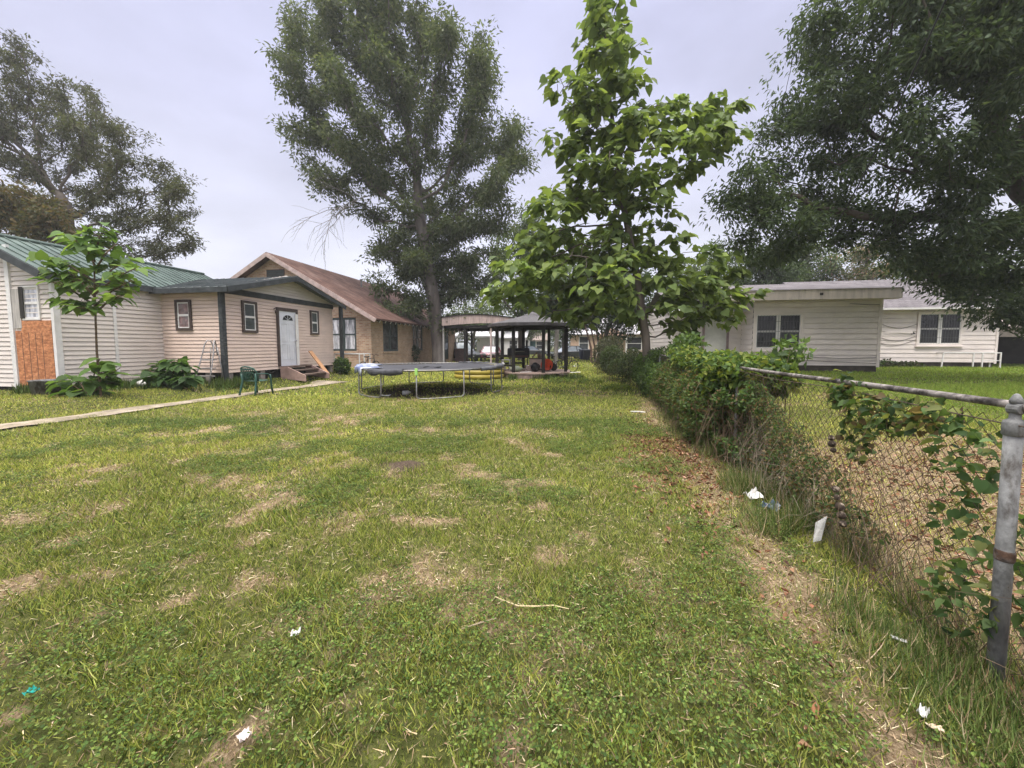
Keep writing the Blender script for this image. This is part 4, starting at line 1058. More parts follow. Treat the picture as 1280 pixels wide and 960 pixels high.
for s in (-1, 1):
    sheet(lambda u, w, s=s: (s * (.255 + .03 * u - .0), -.27 + .47 * w, .655 - .02 * w - .02 * u * u - .06 * max(0, w - .8) * 4), 4, 8, 'armrest', ch, CHG, .014)
    m = MB(); m.tube([(s * .265, .19, .60), (s * .27, .21, .5), (s * .27, .225, .25), (s * .285, .26, 0)], [.03, .026, .026, .03], 6); m.build('leg', CHG, ch, smooth=True)
    m = MB(); m.tube([(s * .25, -.26, .64), (s * .235, -.24, .44), (s * .255, -.29, .2), (s * .28, -.33, 0)], [.028, .028, .026, .03], 6); m.build('leg', CHG, ch, smooth=True)

# ================================================================== POOL LADDER against the annex
lg = P(259, 478, 12.1); lg[2] = Tz(lg[0], lg[1])
ld = thing('step_ladder', 'grey pool ladder with curved handles leaning at the pink wall', 'ladder', lg, RZ)
LM = mat('grey_ladder_metal', (.36, .34, .34), .5, .25, 8, .1, 30, metal=.4, col2=(.2, .17, .15), c2amt=.6)
for s in (-1, 1):
    MB().tube([(s * .29, -.22, 0), (s * .24, -.04, .55), (s * .2, .08, 1.0), (s * .17, .14, 1.3), (s * .13, .2, 1.42), (s * .08, .27, 1.40), (s * .06, .31, 1.28), (s * .07, .34, .95)], .02, 7).build('rail', LM, ld, smooth=True)
    MB().tube([(s * .26, .36, 0), (s * .2, .32, .6), (s * .12, .30, 1.2)], .017, 6).build('leg', LM, ld, smooth=True)
for z in (.27, .52, .78, 1.02):
    w_ = .28 - .09 * z; m = MB(); m.box((-w_, -.2 + .27 * z, z), (w_, -.02 + .27 * z, z + .035)); m.build('tread', LM, ld)

# ================================================================== GAZEBO
gz0 = np.array([.98, 18.35, 0.]); gz0[2] = Tz(*gz0[:2])
gz = thing('gazebo', 'octagonal dark timber gazebo with low grey shingle roof', 'gazebo', gz0, RZ)
oc = lambda r, z, off=PI / 8: [np.array([r * math.cos(off + k * PI / 4), r * math.sin(off + k * PI / 4), z]) for k in range(8)]
DECK = mat('pink_deck_board', (.40, .29, .25), .85, .25, 3, .3, 30, col2=(.25, .2, .18), c2amt=.7, stretch=(.5, 6, 1))
m = MB(); m.prism(oc(1.92, .20), (0, 0, .06)); m.build('deck', DECK, gz)
m = MB(); a8 = oc(1.86, .09)
for k in range(8):
    if k in (6,): continue
    m.bar(a8[k], a8[(k + 1) % 8], .05, .2)
m.build('deck_skirt', mat('deck_skirt_wood', (.3, .22, .19), .85, .3, 4, .2, 30), gz)
for p in oc(1.72, 0):
    m = MB(); m.box((p[0] - .07, p[1] - .07, -.1), (p[0] + .07, p[1] + .07, 2.38)); m.build('post', BLACKW, gz, bevel=.01)
m = MB(); a8 = oc(1.75, 2.33)
for k in range(8): m.bar(a8[k], a8[(k + 1) % 8], .10, .17)
m.build('beam', BLACKW, gz)
m = MB(); E = oc(2.14, 2.42); Tq = oc(.42, 2.86)
for k in range(8): m.add([E[k], E[(k + 1) % 8], Tq[(k + 1) % 8], Tq[k]], [(0, 1, 2, 3)]); m.add([E[k] - (0, 0, .05), E[(k + 1) % 8] - (0, 0, .05), Tq[(k + 1) % 8] - (0, 0, .06), Tq[k] - (0, 0, .06)], [(3, 2, 1, 0)])
SHGZ = mat('gazebo_shingle', (.10, .095, .10), .95, .2, 10, .4, 30, col2=(.06, .056, .06), c2amt=.7)
rg = m.build('roof', SHGZ, gz)
m = MB(); A_ = oc(.48, 2.86); 
for k in range(8): m.add([A_[k], A_[(k + 1) % 8], (0, 0, 3.05)], [(0, 1, 2)])
m.build('roof_cap', SHGZ, rg)
m = MB(); a8 = oc(2.15, 2.37)
for k in range(8): m.bar(a8[k], a8[(k + 1) % 8], .03, .13)
m.build('fascia', mat('grey_fascia', (.06, .055, .058), .7, .3, 4, .2), gz)
m = MB()
for k in (2, 3, 4):
    for z in (.55, .95): m.bar(oc(1.72, z)[k], oc(1.72, z)[k + 1], .05, .08)
m.build('railing', BLACKW, gz)
m = MB(); m.box((1.35, -1.75, -.05), (1.75, -1.3, .20)); m.build('block_pier', mat('dark_block', (.05, .035, .03), .9, .4, 5, .4, 20), gz)

def gzp(lx, ly, z=.26):
    c, s = math.cos(RZ), math.sin(RZ)
    return np.array([gz0[0] + lx * c - ly * s, gz0[1] + lx * s + ly * c, gz0[2] + z])
# barrel smoker
sm = thing('barrel_smoker', 'black barrel barbecue smoker standing inside the gazebo', 'barbecue', gzp(-.75, .5), RZ + .1)
m = MB(); m.lathe([(.0, -.55), (.22, -.54), (.25, -.5), (.25, .5), (.22, .54), (.0, .55)], (0, 0, .82), 18, 'x'); m.build('barrel', BLACKP, sm, smooth=True)
for x in (-.42, .42):
    for y in (-.2, .2): MB().bar((x, y, .7), (x * 1.1, y * 1.2, 0), .035).build('leg', BLACKP, sm)
m = MB().tube([(.4, 0, 1.0), (.4, 0, 1.45)], .05, 8); m.build('chimney', BLACKP, sm)
m = MB().tube([(-.3, -.26, .88), (-.3, -.32, .9), (.3, -.32, .9), (.3, -.26, .88)], .014, 6); m.build('handle', CHROME, sm)
m = MB(); m.box((-.5, -.52, .66), (.5, -.26, .69)); m.build('shelf', mat('smoker_shelf', (.2, .1, .08), .7, .2, 5), sm)
# orange barrow
wb = thing('wheelbarrow', 'orange wheelbarrow tub tipped up on the gazebo deck', 'wheelbarrow', gzp(.75, -.85), RZ + .2)
OR = mat('orange_paint', (.62, .085, .03), .45, .2, 6, .1, 20)
v, f = [], []
for j, (r, y) in enumerate(((.27, 0.), (.2, .12), (.1, .17))):
    for k in range(18):
        a = 2 * PI * k / 18; v.append((r * math.cos(a), y - .10 * math.sin(a), .31 + r * math.sin(a)))
for j in range(2):
    for k in range(18): f.append((j * 18 + k, j * 18 + (k + 1) % 18, j * 18 + 18 + (k + 1) % 18, j * 18 + 18 + k))
f.append(tuple(36 + k for k in range(18)))
o = MB().add(v, f).build('tub', OR, wb, smooth=True); o.modifiers.new('s', 'SOLIDIFY').thickness = .012
m = MB().lathe([(.13, -.035), (.17, -.03), (.17, .03), (.13, .035)], (.33, .15, .2), 16, 'y'); m.build('wheel', RUBBER, wb)
for s in (-1, 1): MB().tube([(.33, .15 + s * .05, .2), (.1, .2 + s * .12, .05), (-.45, .25 + s * .2, .1)], .017, 6).build('handle', BLACKW, wb)
# bucket, bag, crate, table
m = MB(); m.lathe([(.0, 0), (.12, .0), (.15, .3), (.155, .3), (.155, .31), (.14, .31), (.11, .02), (.0, .02)], (0, 0, 0), 16); o = m.build('bucket', CHROME, None, smooth=True); o.location = gzp(-.05, -1.2); tag(o, 'metal bucket on the gazebo deck between the front posts', 'bucket')
def bag(name, label, p, r, mt, seed):
    rr = np.random.default_rng(seed); v, f = [], []; n, k_ = 9, 12
    for j in range(n):
        th = PI * j / (n - 1)
        for k in range(k_): 
            q = 1 + rr.normal(0, .12); v.append((r[0] * q * math.sin(th) * math.cos(2 * PI * k / k_), r[1] * q * math.sin(th) * math.sin(2 * PI * k / k_), r[2] * (1 - math.cos(th)) * (1 + rr.normal(0, .05))))
    for j in range(n - 1):
        for k in range(k_): f.append((j * k_ + k, j * k_ + (k + 1) % k_, (j + 1) * k_ + (k + 1) % k_, (j + 1) * k_ + k))
    o = MB().add(v, f).build(name, mt, None, smooth=True); o.location = p; tag(o, label, 'bag'); return o
bag('plastic_bag', 'pale green and white plastic sack slumped on the deck', gzp(-.62, -1.1), (.3, .2, .13), mat('green_white_sack', (.6, .62, .52), .5, .2, 8, col2=(.16, .26, .14), c2amt=.9), 3)
bag('white_bag', 'white plastic bag at the left front gazebo post', gzp(-1.25, -.95), (.14, .12, .2), WH, 4)
bag('black_bag', 'black plastic bag beside the metal bucket', gzp(.25, -1.0), (.2, .18, .2), BLACKP, 5)
cr_ = thing('wooden_crate', 'pale plywood crate with clutter on top in the gazebo', 'crate', gzp(.25, -.1), RZ)
m = MB(); m.box((-.36, -.25, 0), (.36, .25, .55)); m.build('box', mat('crate_ply', (.55, .42, .34), .8, .2, 4, .2, 30), cr_, bevel=.01)
m = MB(); m.box((-.4, -.28, .551), (.4, .28, .60)); m.build('lid', mat('crate_lid', (.12, .09, .07), .7, .3, 5), cr_)
m = MB(); m.lathe([(.0, 0), (.12, .01), (.14, .12), (.1, .2), (.0, .22)], (.12, 0, .60), 10); m.tube([(-.25, 0, .62), (-.1, .05, .8), (.0, 0, .85)], .04, 6); m.build('clutter', mat('clutter_brown', (.16, .11, .075), .8, .4, 12), cr_)
tb = thing('side_table', 'small white frame table by the left gazebo posts', 'table', gzp(-1.2, -.35), RZ)
m = MB(); m.box((-.2, -.2, .50), (.2, .2, .53)); m.build('tabletop', WHITE, tb)
for x in (-.18, .18):
    for y in (-.18, .18): MB().box((x - .015, y - .015, 0), (x + .015, y + .015, .498)).build('leg', WHITE, tb)
m = MB(); m.bar((-.35, -1.62, .02), (.12, -1.45, .03), .05, .03); o = m.build('white_lath', WH, None); o.location = gzp(0, 0, .26); o.rotation_euler = (0, 0, RZ); tag(o, 'white lath lying across the front deck edge', 'lath')

def bicycle(name, label, loc, rz, col, lean=.15):
    b = thing(name, label, 'bicycle', loc, rz); b.rotation_euler = (lean, 0, rz)
    cm = mat(name + '_paint', col, .4, .15, 6, spec=.5)
    for x in (-.5, .52):
        w = MB().tube([(x + .32 * math.cos(a), 0, .34 + .32 * math.sin(a)) for a in np.linspace(0, 2 * PI, 25)], .02, 6).build('wheel', RUBBER, b)
        m = MB()
        for k in range(10): m.tube([(x, 0, .34), (x + .31 * math.cos(k * PI / 5), 0, .34 + .31 * math.sin(k * PI / 5))], .003, 3)
        m.build('spoke', CHROME, w)
    m = MB(); bb, st_, hd, hd2 = (-.05, 0, .3), (-.17, 0, .78), (.34, 0, .82), (.38, 0, .7)
    for p, q in ((bb, st_), (st_, hd), (bb, hd2), (hd, hd2), (bb, (-.5, 0, .34)), (st_, (-.5, 0, .34)), (hd2, (.52, 0, .34))): m.tube([p, q], .017, 6)
    m.build('frame', cm, b)
    MB().tube([(.3, -.28, .98), (.34, -.1, .99), (.33, 0, .95), (.34, .1, .99), (.3, .28, .98)], .013, 6).tube([(.33, 0, .95), (.34, 0, .8)], .014, 6).build('handlebar', BLACKP, b)
    m = MB(); m.prism([(-.33, -.08, .86), (-.33, .08, .86), (-.05, .025, .87), (-.05, -.025, .87)], (0, 0, .05)); m.tube([(-.19, 0, .86), (-.17, 0, .76)], .013, 5); m.build('saddle', BLACKP, b)
    m = MB().lathe([(.0, -.01), (.09, -.01), (.09, .01), (.0, .01)], (-.05, .03, .3), 14, 'y'); m.bar((-.05, .04, .3), (.06, .08, .2), .02); m.bar((-.05, -.04, .3), (-.16, -.08, .4), .02); m.build('crank', CHROME, b)
    return b
bp_ = np.array([2.85, 20.6, 0]); bp_[2] = Tz(2.85, 20.6); bicycle('bicycle', 'dark bicycle leaning at the right rear gazebo post', bp_, .5, (.03, .03, .032))
bp2 = np.array([2.3, 20.9, 0]); bp2[2] = Tz(2.3, 20.9); bicycle('bicycle', 'pale silver bicycle standing behind the dark one', bp2, 1.0, (.45, .43, .45), .1)
bp3 = P(461, 462, 18.5); bp3[2] = Tz(bp3[0], bp3[1]); bicycle('bicycle', 'bicycle with pale frame by the brick wall, handlebar above the trampoline', bp3, 1.3, (.6, .56, .53), .08)

# yellow paddling pool
pg_ = np.array([-1.45, 17.0, 0]); pg_[2] = Tz(*pg_[:2])
pw = thing('paddling_pool', 'yellow inflatable paddling pool on the lawn behind the trampoline', 'pool', pg_)
YEL = mat('yellow_vinyl', (.40, .31, .05), .4, .1, 4, .05, 10, spec=.5); YEL2 = mat('pale_yellow_vinyl', (.5, .42, .12), .4, .1, 4, spec=.5)
for k, mt in enumerate((YEL, YEL, YEL2)):
    MB().tube([(1.0 * math.cos(a), .85 * math.sin(a),   .12 + .2 * k) for a in np.linspace(0, 2 * PI, 41)], .115, 10, cap=False).build('ring', mt, pw, smooth=True)
m = MB(); m.lathe([(.0, .0), (.9, .0), (.9, .02), (.0, .02)], (0, 0, .02), 30); o = m.build('floor', YEL, pw); o.scale = (1, .85, 1)

# carport between brick house and gazebo
cp0 = P(553, 452, 26.2); cp0[2] = Tz(cp0[0], cp0[1])
cp = thing('carport', 'flat roofed timber carport with weathered pink fascia on black posts', 'carport', cp0, RZ)
CWd = 5.0
FAS = mat('pink_weathered_fascia', (.47, .36, .33), .8, .2, 3, .3, 30, col2=(.27, .21, .2), c2amt=.7, stretch=(3, 1, .6))
n = 15; top = [(CWd * k / n, 0, 3.15 + .42 * math.sin(PI * min(1, (k / n) * .75 + .18)) * .8) for k in range(n + 1)]; bot = [(CWd * k / n, 0, 2.78 + .16 * math.sin(PI * k / n * .8)) for k in range(n + 1)]
m = MB(); m.prism(bot + top[::-1], (0, .05, 0)); m.build('fascia', FAS, cp)
rm_ = MB(); 
for k in range(n):
    a_, b_ = np.array(top[k]), np.array(top[k + 1]); rm_.prism([a_ + (0, -.05, .005), b_ + (0, -.05, .005), b_ + (0, 6.2, .005), a_ + (0, 6.2, .005)], (0, 0, .06))
rm_.build('roof', BLACKW, cp)
m = MB()
for y in (.1, 2.0, 4.0, 6.0): m.box((0, y, 2.62), (CWd, y + .1, 2.80))
m.build('beam', BLACKW, cp)
for (x, y, mt) in ((.05, .15, mat('grey_pipe', (.4, .38, .37), .5, .15, 5)), (1.15, 2.0, BLACKW), (1.55, .2, BLACKW), (3.35, .2, mat('pinkish_post', (.55, .42, .4), .7, .15, 4)), (.4, 6.0, BLACKW), (4.7, 6.0, BLACKW), (4.85, .15, BLACKW)):
    m = MB(); r = .05 if mt is not BLACKW else .07; m.box((x - r, y - r, -.2), (x + r, y + r, 2.79)); m.build('post', mt, cp)
lp = P(577, 452, 27.6); lp[2] = Tz(lp[0], lp[1])
bd = thing('brown_armchair', 'dark brown high backed chair turned away under the carport', 'chair', lp, RZ)
m = MB(); m.prism([(-.48, 0, .28), (.42, 0, .28), (.36, .25, 1.25), (-.6, .25, 1.25)], (0, .12, 0)); m.build('backrest', mat('brown_leather', (.075, .04, .032), .6, .3, 5, .2, 20), bd, bevel=.03)
m = MB(); m.box((-.45, .14, .3), (.42, .8, .48)); m.build('seat', mat('brown_leather', ()), bd, bevel=.03)
for x in (-.42, .36):
    for y in (.1, .72): MB().box((x - .03, y - .03, 0), (x + .03, y + .03, .3)).build('leg', BLACKW, bd)

# white rail frames
def frame_table(name, label, loc, rz, w, h, d, legs):
    o = thing(name, label, 'frame', loc, rz)
    m = MB(); m.bar((-.02, 0, h), (w + .02, 0, h), .05, .05); m.bar((-.02, d, h), (w + .02, d, h), .05, .05); m.bar((0, 0, h), (0, d, h), .04, .04); m.bar((w, 0, h), (w, d, h), .04, .04); m.build('top_rail', WHITE, o)
    for x, y in legs: MB().bar((x, y, h - .026), (x - (.05 if x == 0 else 0), y, -.02), .045).build('leg', WHITE, o)
    return o
l0 = P(1178, 460, 19.2); l0[2] = Tz(l0[0], l0[1])
o = frame_table('rail_stand', 'white metal table frame standing against the cream house', l0, RZ - .02, 2.35, .74, .5, [(0, 0), (1.25, 0), (1.62, 0), (2.35, 0), (0, .5), (2.35, .5)])
m = MB(); m.bar((1.65, 0, .36), (2.33, 0, .36), .03); m.build('brace', WHITE, o)
l1 = P(419, 462, 18.6); l1[2] = Tz(l1[0], l1[1])
frame_table('rail_stand', 'white metal rail frame beside the brick house corner', l1, RZ, 1.55, .86, .5, [(0, 0), (1.3, 0), (1.55, 0), (0, .5), (1.55, .5)])
# washtub by the boarded door
wt = G(62, 496)
m = MB(); m.lathe([(.0, 0), (.26, .0), (.31, .36), (.33, .37), (.31, .38), (.29, .36), (.25, .04), (.0, .04)], (0, 0, 0), 18); o = m.build('washtub', GALV, None, smooth=True); o.location = P(60, 494, 9.75); o.location.z = Tz(o.location.x, o.location.y); tag(o, 'grey metal washtub among weeds below the plywood', 'tub')
wb_ = P(186, 490, 11.6); bag('white_sack', 'lumpy white sack lying in weeds between the two bushes', (wb_[0], wb_[1], Tz(wb_[0], wb_[1])), (.38, .2, .11), WH, 8)

# ================================================================== CARS, BINS, FAR HOUSES
def car(name, label, cat, loc, rz, col, suv=False, glass=None):
    c = thing(name, label, cat, loc, rz)
    pm = mat(name + '_paint_%d' % len(bpy.data.materials), col, .3, .05, 3, spec=.5, coat=.8)
    Lc, Wc = (4.8, 1.9) if suv else (4.6, 1.78); hb, ht = (1.0, 1.78) if suv else (.86, 1.43)
    # local: front toward -y
    prof = [(-Lc / 2, .38), (-Lc / 2 + .02, .62), (-Lc / 2 + .15, .74), (-1.05, hb), (1.5, hb + .04), (Lc / 2 - .1, hb + (.02 if suv else .06)), (Lc / 2, .7), (Lc / 2 - .03, .36), (1.8, .28), (-1.8, .28)]
    vs, fs = [], []; xs_ = [(-Wc / 2, .93), (-Wc / 2 + .08, 1), (Wc / 2 - .08, 1), (Wc / 2, .93)]
    for xx, k in xs_: vs += [(xx, y * (k if abs(y) > 1.7 else 1), .28 + (z - .28) * (k + .02 if k < 1 else 1)) for y, z in prof]
    n = len(prof)
    for i in range(3):
        for j in range(n): fs.append((i * n + j, i * n + (j + 1) % n, (i + 1) * n + (j + 1) % n, (i + 1) * n + j))
    fs += [tuple(range(n))[::-1], tuple(3 * n + j for j in range(n))]
    MB().add(vs, fs).build('body', pm, c, bevel=.04)
    rear = Lc / 2 - (.12 if suv else .75)
    lo_ = [(-Wc / 2 + .07, -1.1), (Wc / 2 - .07, -1.1), (Wc / 2 - .07, rear), (-Wc / 2 + .07, rear)]; hi_ = [(-Wc / 2 + .25, -.25), (Wc / 2 - .25, -.25), (Wc / 2 - .25, rear - (.25 if suv else .75)), (-Wc / 2 + .25, rear - (.25 if suv else .75))]
    gl = MB().add([(x, y, hb - .01) for x, y in lo_] + [(x, y, ht - .05) for x, y in hi_], [(0, 1, 5, 4), (1, 2, 6, 5), (2, 3, 7, 6), (3, 0, 4, 7)])
    gl.build('windows' if False else 'glasshouse', glass or mat('car_glass', (.10, .12, .15), .08, .2, 2, spec=.8), c)
    m = MB().prism([(x * 1.02, y, ht - .052) for x, y in hi_], (0, 0, .05))
    for i in range(4): m.bar((*lo_[i], hb), (*hi_[i], ht - .03), .06)
    m.bar((-Wc / 2 + .06, .55, hb), (-Wc / 2 + .24, .5, ht - .04), .06); m.bar((Wc / 2 - .06, .55, hb), (Wc / 2 - .24, .5, ht - .04), .06)
    m.build('roof', pm, c)
    for x in (-Wc / 2 + .1, Wc / 2 - .1):
        for y in (-1.42, 1.42):
            w = MB().lathe([(.2, -.1), (.32, -.1), (.33, -.06), (.33, .06), (.32, .1), (.2, .1)], (x, y, .33), 18, 'x').build('wheel', RUBBER, c)
            MB().lathe([(.0, -.102), (.2, -.102), (.2, .102), (.0, .102)], (x, y, .33), 12, 'x').build('rim', CHROME, w)
    for s in (-1, 1):
        m = MB(); m.box((s * (Wc / 2 - .42) - .2, -Lc / 2 - .015, .60), (s * (Wc / 2 - .42) + .2, -Lc / 2 + .1, .73)); m.build('headlight', mat('headlight_glass', (.55, .56, .58), .15, .1, 5, spec=.7), c)
        m = MB(); m.box((s * (Wc / 2 - .3) - .16, Lc / 2 - .06, .62), (s * (Wc / 2 - .3) + .16, Lc / 2 + .012, .78)); m.build('tail_light', mat('tail_light_red', (.35, .02, .02), .3, .1, 5), c)
        m = MB(); m.box((s * (Wc / 2 + .06) - .08, -.95, hb), (s * (Wc / 2 + .06) + .08, -.83, hb + .13)); m.build('mirror', pm, c, bevel=.02)
    m = MB(); m.box((-.55, -Lc / 2 - .012, .40), (.55, -Lc / 2 + .05, .56)); m.build('grille', BLACKP, c)
    m = MB(); m.box((-.16, -Lc / 2 - .02, .44), (.16, -Lc / 2 - .012, .54)); m.build('number_plate', WHITE, c)
    return c
def gp(px, D):
    p = P(px, 440, D); p[2] = Tz(p[0], p[1]); return p
WGL = mat('bright_windscreen', (.42, .47, .52), .06, .2, 2, spec=.9)
car('parked_car', 'red saloon car facing the gazebo, parked beyond the carport', 'car', gp(614, 37.5), RZ + .12, (.33, .03, .055), False, WGL)
car('parked_car', 'dark sport utility car parked left of the red car', 'car', gp(576, 36.5), RZ + .75, (.02, .02, .026), True, WGL)
car('parked_car', 'dark grey car partly behind the right gazebo post', 'car', gp(711, 41), RZ - 1.0, (.04, .045, .055), False, WGL)
car('parked_car', 'black car seen low between the gazebo posts by the street', 'car', gp(664, 52), PI / 2, (.03, .03, .035), False)
def binn(label, px, D, col, rz):
    b = thing('wheelie_bin', label, 'bin', gp(px, D), rz, 'wheeled bins by the far lawn')
    mt = mat('bin_%d' % int(col[2] * 1000), col, .5, .15, 5)
    v = [(-.27, -.3, .06), (.27, -.3, .06), (.27, .26, .06), (-.27, .26, .06), (-.32, -.38, 1.0), (.32, -.38, 1.0), (.32, .36, 1.0), (-.32, .36, 1.0)]
    MB().add(v, [(0, 3, 2, 1), (4, 5, 6, 7), (0, 1, 5, 4), (1, 2, 6, 5), (2, 3, 7, 6), (3, 0, 4, 7)]).build('tub', mt, b, bevel=.03)
    MB().prism([(-.34, -.41, 1.0), (-.34, .4, 1.0), (-.34, .36, 1.1), (-.34, -.3, 1.08)], (.68, 0, 0)).build('lid', mt, b, bevel=.02)
    for s in (-1, 1): MB().lathe([(.0, -.03), (.12, -.03), (.12, .03), (.0, .03)], (s * .3, .3, .12), 12, 'x').build('wheel', RUBBER, b)
    MB().tube([(-.25, .38, .96), (-.25, .45, .96), (.25, .45, .96), (.25, .38, .96)], .018, 6).build('handle', BLACKP, b)
binn('dark blue wheeled bin left of the grey one on the far lawn', 728.5, 38.5, (.03, .04, .075), .1)
binn('dark grey wheeled bin right of the blue one on the far lawn', 733.5, 37.5, (.035, .042, .05), -.1)

def far_house(name, label, px, D, rz, w, d, h, pitch, wallm, roofm, wins, doorx=None, ridge='x'):
    p = gp(px, D); o = thing(name, label, 'house', p, rz)
    m = MB(); m.box((0, 0, -.3), (w, d, h))
    if ridge == 'y': m.prism([(0, .001, h), (w, .001, h), (w / 2, .001, h + pitch * w / 2)], (0, d - .002, 0))
    else: m.prism([(.001, 0, h), (.001, d, h), (.001, d / 2, h + pitch * d / 2)], (w - .002, 0, 0))
    m.build('wall', wallm, o)
    m = MB(); e = .4
    if ridge == 'y':
        for s in (0, 1):
            xe = -e if s == 0 else w + e
            m.prism([(xe, -e, h - pitch * e + .02), (w / 2, -e, h + pitch * w / 2 + .02), (w / 2, d + e, h + pitch * w / 2 + .02), (xe, d + e, h - pitch * e + .02)], (0, 0, .12))
    else:
        for s in (0, 1):
            ye = -e if s == 0 else d + e
            m.prism([(-e, ye, h - pitch * e + .02), (w + e, ye, h - pitch * e + .02), (w + e, d / 2, h + pitch * d / 2 + .02), (-e, d / 2, h + pitch * d / 2 + .02)], (0, 0, .12))
    m.build('roof', roofm, o)
    for x0, z0_, ww, hh in wins:
        m = MB(); m.box((x0 - .1, -.05, z0_ - .1), (x0 + ww + .1, -.0, z0_ + hh + .1)); c = m.build('window', WHITE, o); MB().box((x0, -.06, z0_), (x0 + ww, -.051, z0_ + hh)).build('pane', GLASS, c); MB().box((x0, -.075, z0_ + hh / 2 - .03), (x0 + ww, -.061, z0_ + hh / 2 + .03)).build('sash', WHITE, c)
    if doorx is not None:
        m = MB(); m.box((doorx, -.05, .0), (doorx + 1.0, -.001, 2.2)); m.build('door', mat('teal_door', (.02, .10, .10), .4, .1, 4), o)
    return o
GR = mat('pale_grey_roof', (.42, .41, .43), .9, .12, 3); WS = mat('white_siding', (.72, .70, .68), .6, .06, 2)
th = far_house('tan_house', 'small peach house with teal door across the lawn', 713, 47, -.25, 9.5, 8, 2.9, .5, mat('peach_wall', (.62, .44, .33), .7, .08, 2), GR, [(1.1, 1.0, 1.0, 1.5), (6.6, 1.0, 1.6, 1.4)], 4.2, 'x')
m = MB(); m.add([(3.1, -1.4, 2.6), (4.9, -1.4, 3.5), (6.7, -1.4, 2.6), (3.1, .3, 2.6), (4.9, .3, 3.5), (6.7, .3, 2.6)], [(0, 1, 4, 3), (1, 2, 5, 4), (0, 2, 1)]); m.build('porch_gable', mat('peach_wall', ()), th)
for x in (3.3, 6.5): MB().box((x - .09, -1.38, -.2), (x + .09, -1.2, 2.6)).build('porch_post', WHITE, th)
fh = far_house('grey_roof_house', 'white house with grey roof and open porch beyond the red car', 596, 60, RZ, 7.5, 7, 2.7, .42, WS, GR, [(5.2, .9, 1.2, 1.3)], None, 'x')
m = MB(); m.prism([(-2.9, -3.2, 2.75), (3.6, -3.2, 2.75), (3.6, .2, 4.1), (-2.2, .2, 4.1)], (0, 0, .12)); m.build('porch_roof', GR, fh)
m = MB(); m.box((-2.8, -3.1, 2.55), (3.5, -3.0, 2.75)); m.build('porch_beam', WHITE, fh)
for x in (-2.2, .1, 3.3): MB().box((x - .09, -3.12, -.3), (x + .09, -2.95, 2.55)).build('porch_post', WHITE, fh)
far_house('white_house', 'plain white house far off between the gazebo posts', 646, 66, 0, 5.2, 6, 2.4, .4, WS, mat('far_brown_roof', (.2, .16, .14), .9, .1, 3), [(.8, .9, 1.1, 1.2), (3.4, .9, 1.1, 1.2)], 2.2, 'x')

# ================================================================== SERVICE WIRES
m = MB().tube([np.array([4.4, 3.1, 7.0]) * (1 - t_) + np.array([12.5, 17.0, 4.9]) * t_ - np.array([0, 0, 1.1]) * 4 * t_ * (1 - t_) for t_ in np.linspace(0, 1, 24)], .012, 5)
tag(m.build('service_cable', BLACKP, None), 'sagging black service cable running down to the cream house roof', 'cable')
# ================================================================== TREES
def grow(trunk, att, step, di, dk, iters=160, bias=(0, 0, .12), rr=None):
    rr = rr or np.random.default_rng(5)
    nodes = [np.array(p, float) for p in trunk]; par = [-1] + list(range(len(trunk) - 1))
    att = att.copy(); N = np.array(nodes)
    dist = np.full(len(att), 1e9); near = np.zeros(len(att), int)
    def upd(start):
        nonlocal dist, near
        newp = np.array(nodes[start:])
        d = np.linalg.norm(att[:, None, :] - newp[None], axis=2); j = d.argmin(1); dm = d[np.arange(len(att)), j]
        better = dm < dist; dist[better] = dm[better]; near[better] = j[better] + start
    upd(0)
    for it in range(iters):
        ok = dist < di
        if not ok.any(): break
        idx = near[ok]; P_ = np.array(nodes)
        dv = att[ok] - P_[idx]; dv /= np.linalg.norm(dv, axis=1, keepdims=True) + 1e-9
        acc = {}
        for i, v in zip(idx, dv): acc[i] = acc.get(i, 0) + v
        start = len(nodes)
        for i, v in acc.items():
            v = v / (np.linalg.norm(v) + 1e-9) + np.array(bias) + rr.normal(0, .22, 3); v /= np.linalg.norm(v) + 1e-9
            nodes.append(nodes[i] + v * step); par.append(i)
        upd(start)
        keep = dist > dk
        att, dist, near = att[keep], dist[keep], near[keep]
        if len(att) == 0 or len(nodes) > 9000: break
    return np.array(nodes), np.array(par)

def wood(nodes, par, R, tip=.006, p=2.3):
    n = len(nodes); s = np.zeros(n); kids = [[] for _ in range(n)]
    for i in range(1, n): kids[par[i]].append(i)
    for i in range(n - 1, -1, -1):
        s[i] = max(s[i], tip ** p)
        if par[i] >= 0: s[par[i]] += s[i]
    rad = s ** (1 / p); rad = tip + (rad - tip) * (R - tip) / max(rad[0] - tip, 1e-6)
    return rad, kids

def wood_mesh(name, nodes, par, rad, kids, m, parent, rmin=0.):
    mb = MB()
    stack = [(0, None)]
    while stack:
        i, prev = stack.pop()
        chain = [prev, i] if prev is not None else [i]
        while kids[i]:
            ks = sorted(kids[i], key=lambda k: -rad[k]); 
            for k in ks[1:]: stack.append((k, i))
            i = ks[0]; chain.append(i)
        if len(chain) < 2: continue
        if max(rad[c] for c in chain[1:]) < rmin: continue
        rs = [rad[c] for c in chain]
        if prev is not None: rs[0] = min(rs[0], rs[1] * 1.25)
        mx_ = max(rs); mb.tube([nodes[c] for c in chain], rs, 10 if mx_ > .15 else 6 if mx_ > .04 else 4, cap=False)
    return mb.build(name, m, parent, smooth=True)

def blobs_px(lst, Dspread=.0, flat=1.0, seed=1):
    r = np.random.default_rng(seed); out = []
    for px, py, rad, D in lst:
        D2 = D + r.uniform(-1, 1) * Dspread
        out.append((P(px, py, D2), rad / F * D2 * np.array([1, flat, 1])))
    return out

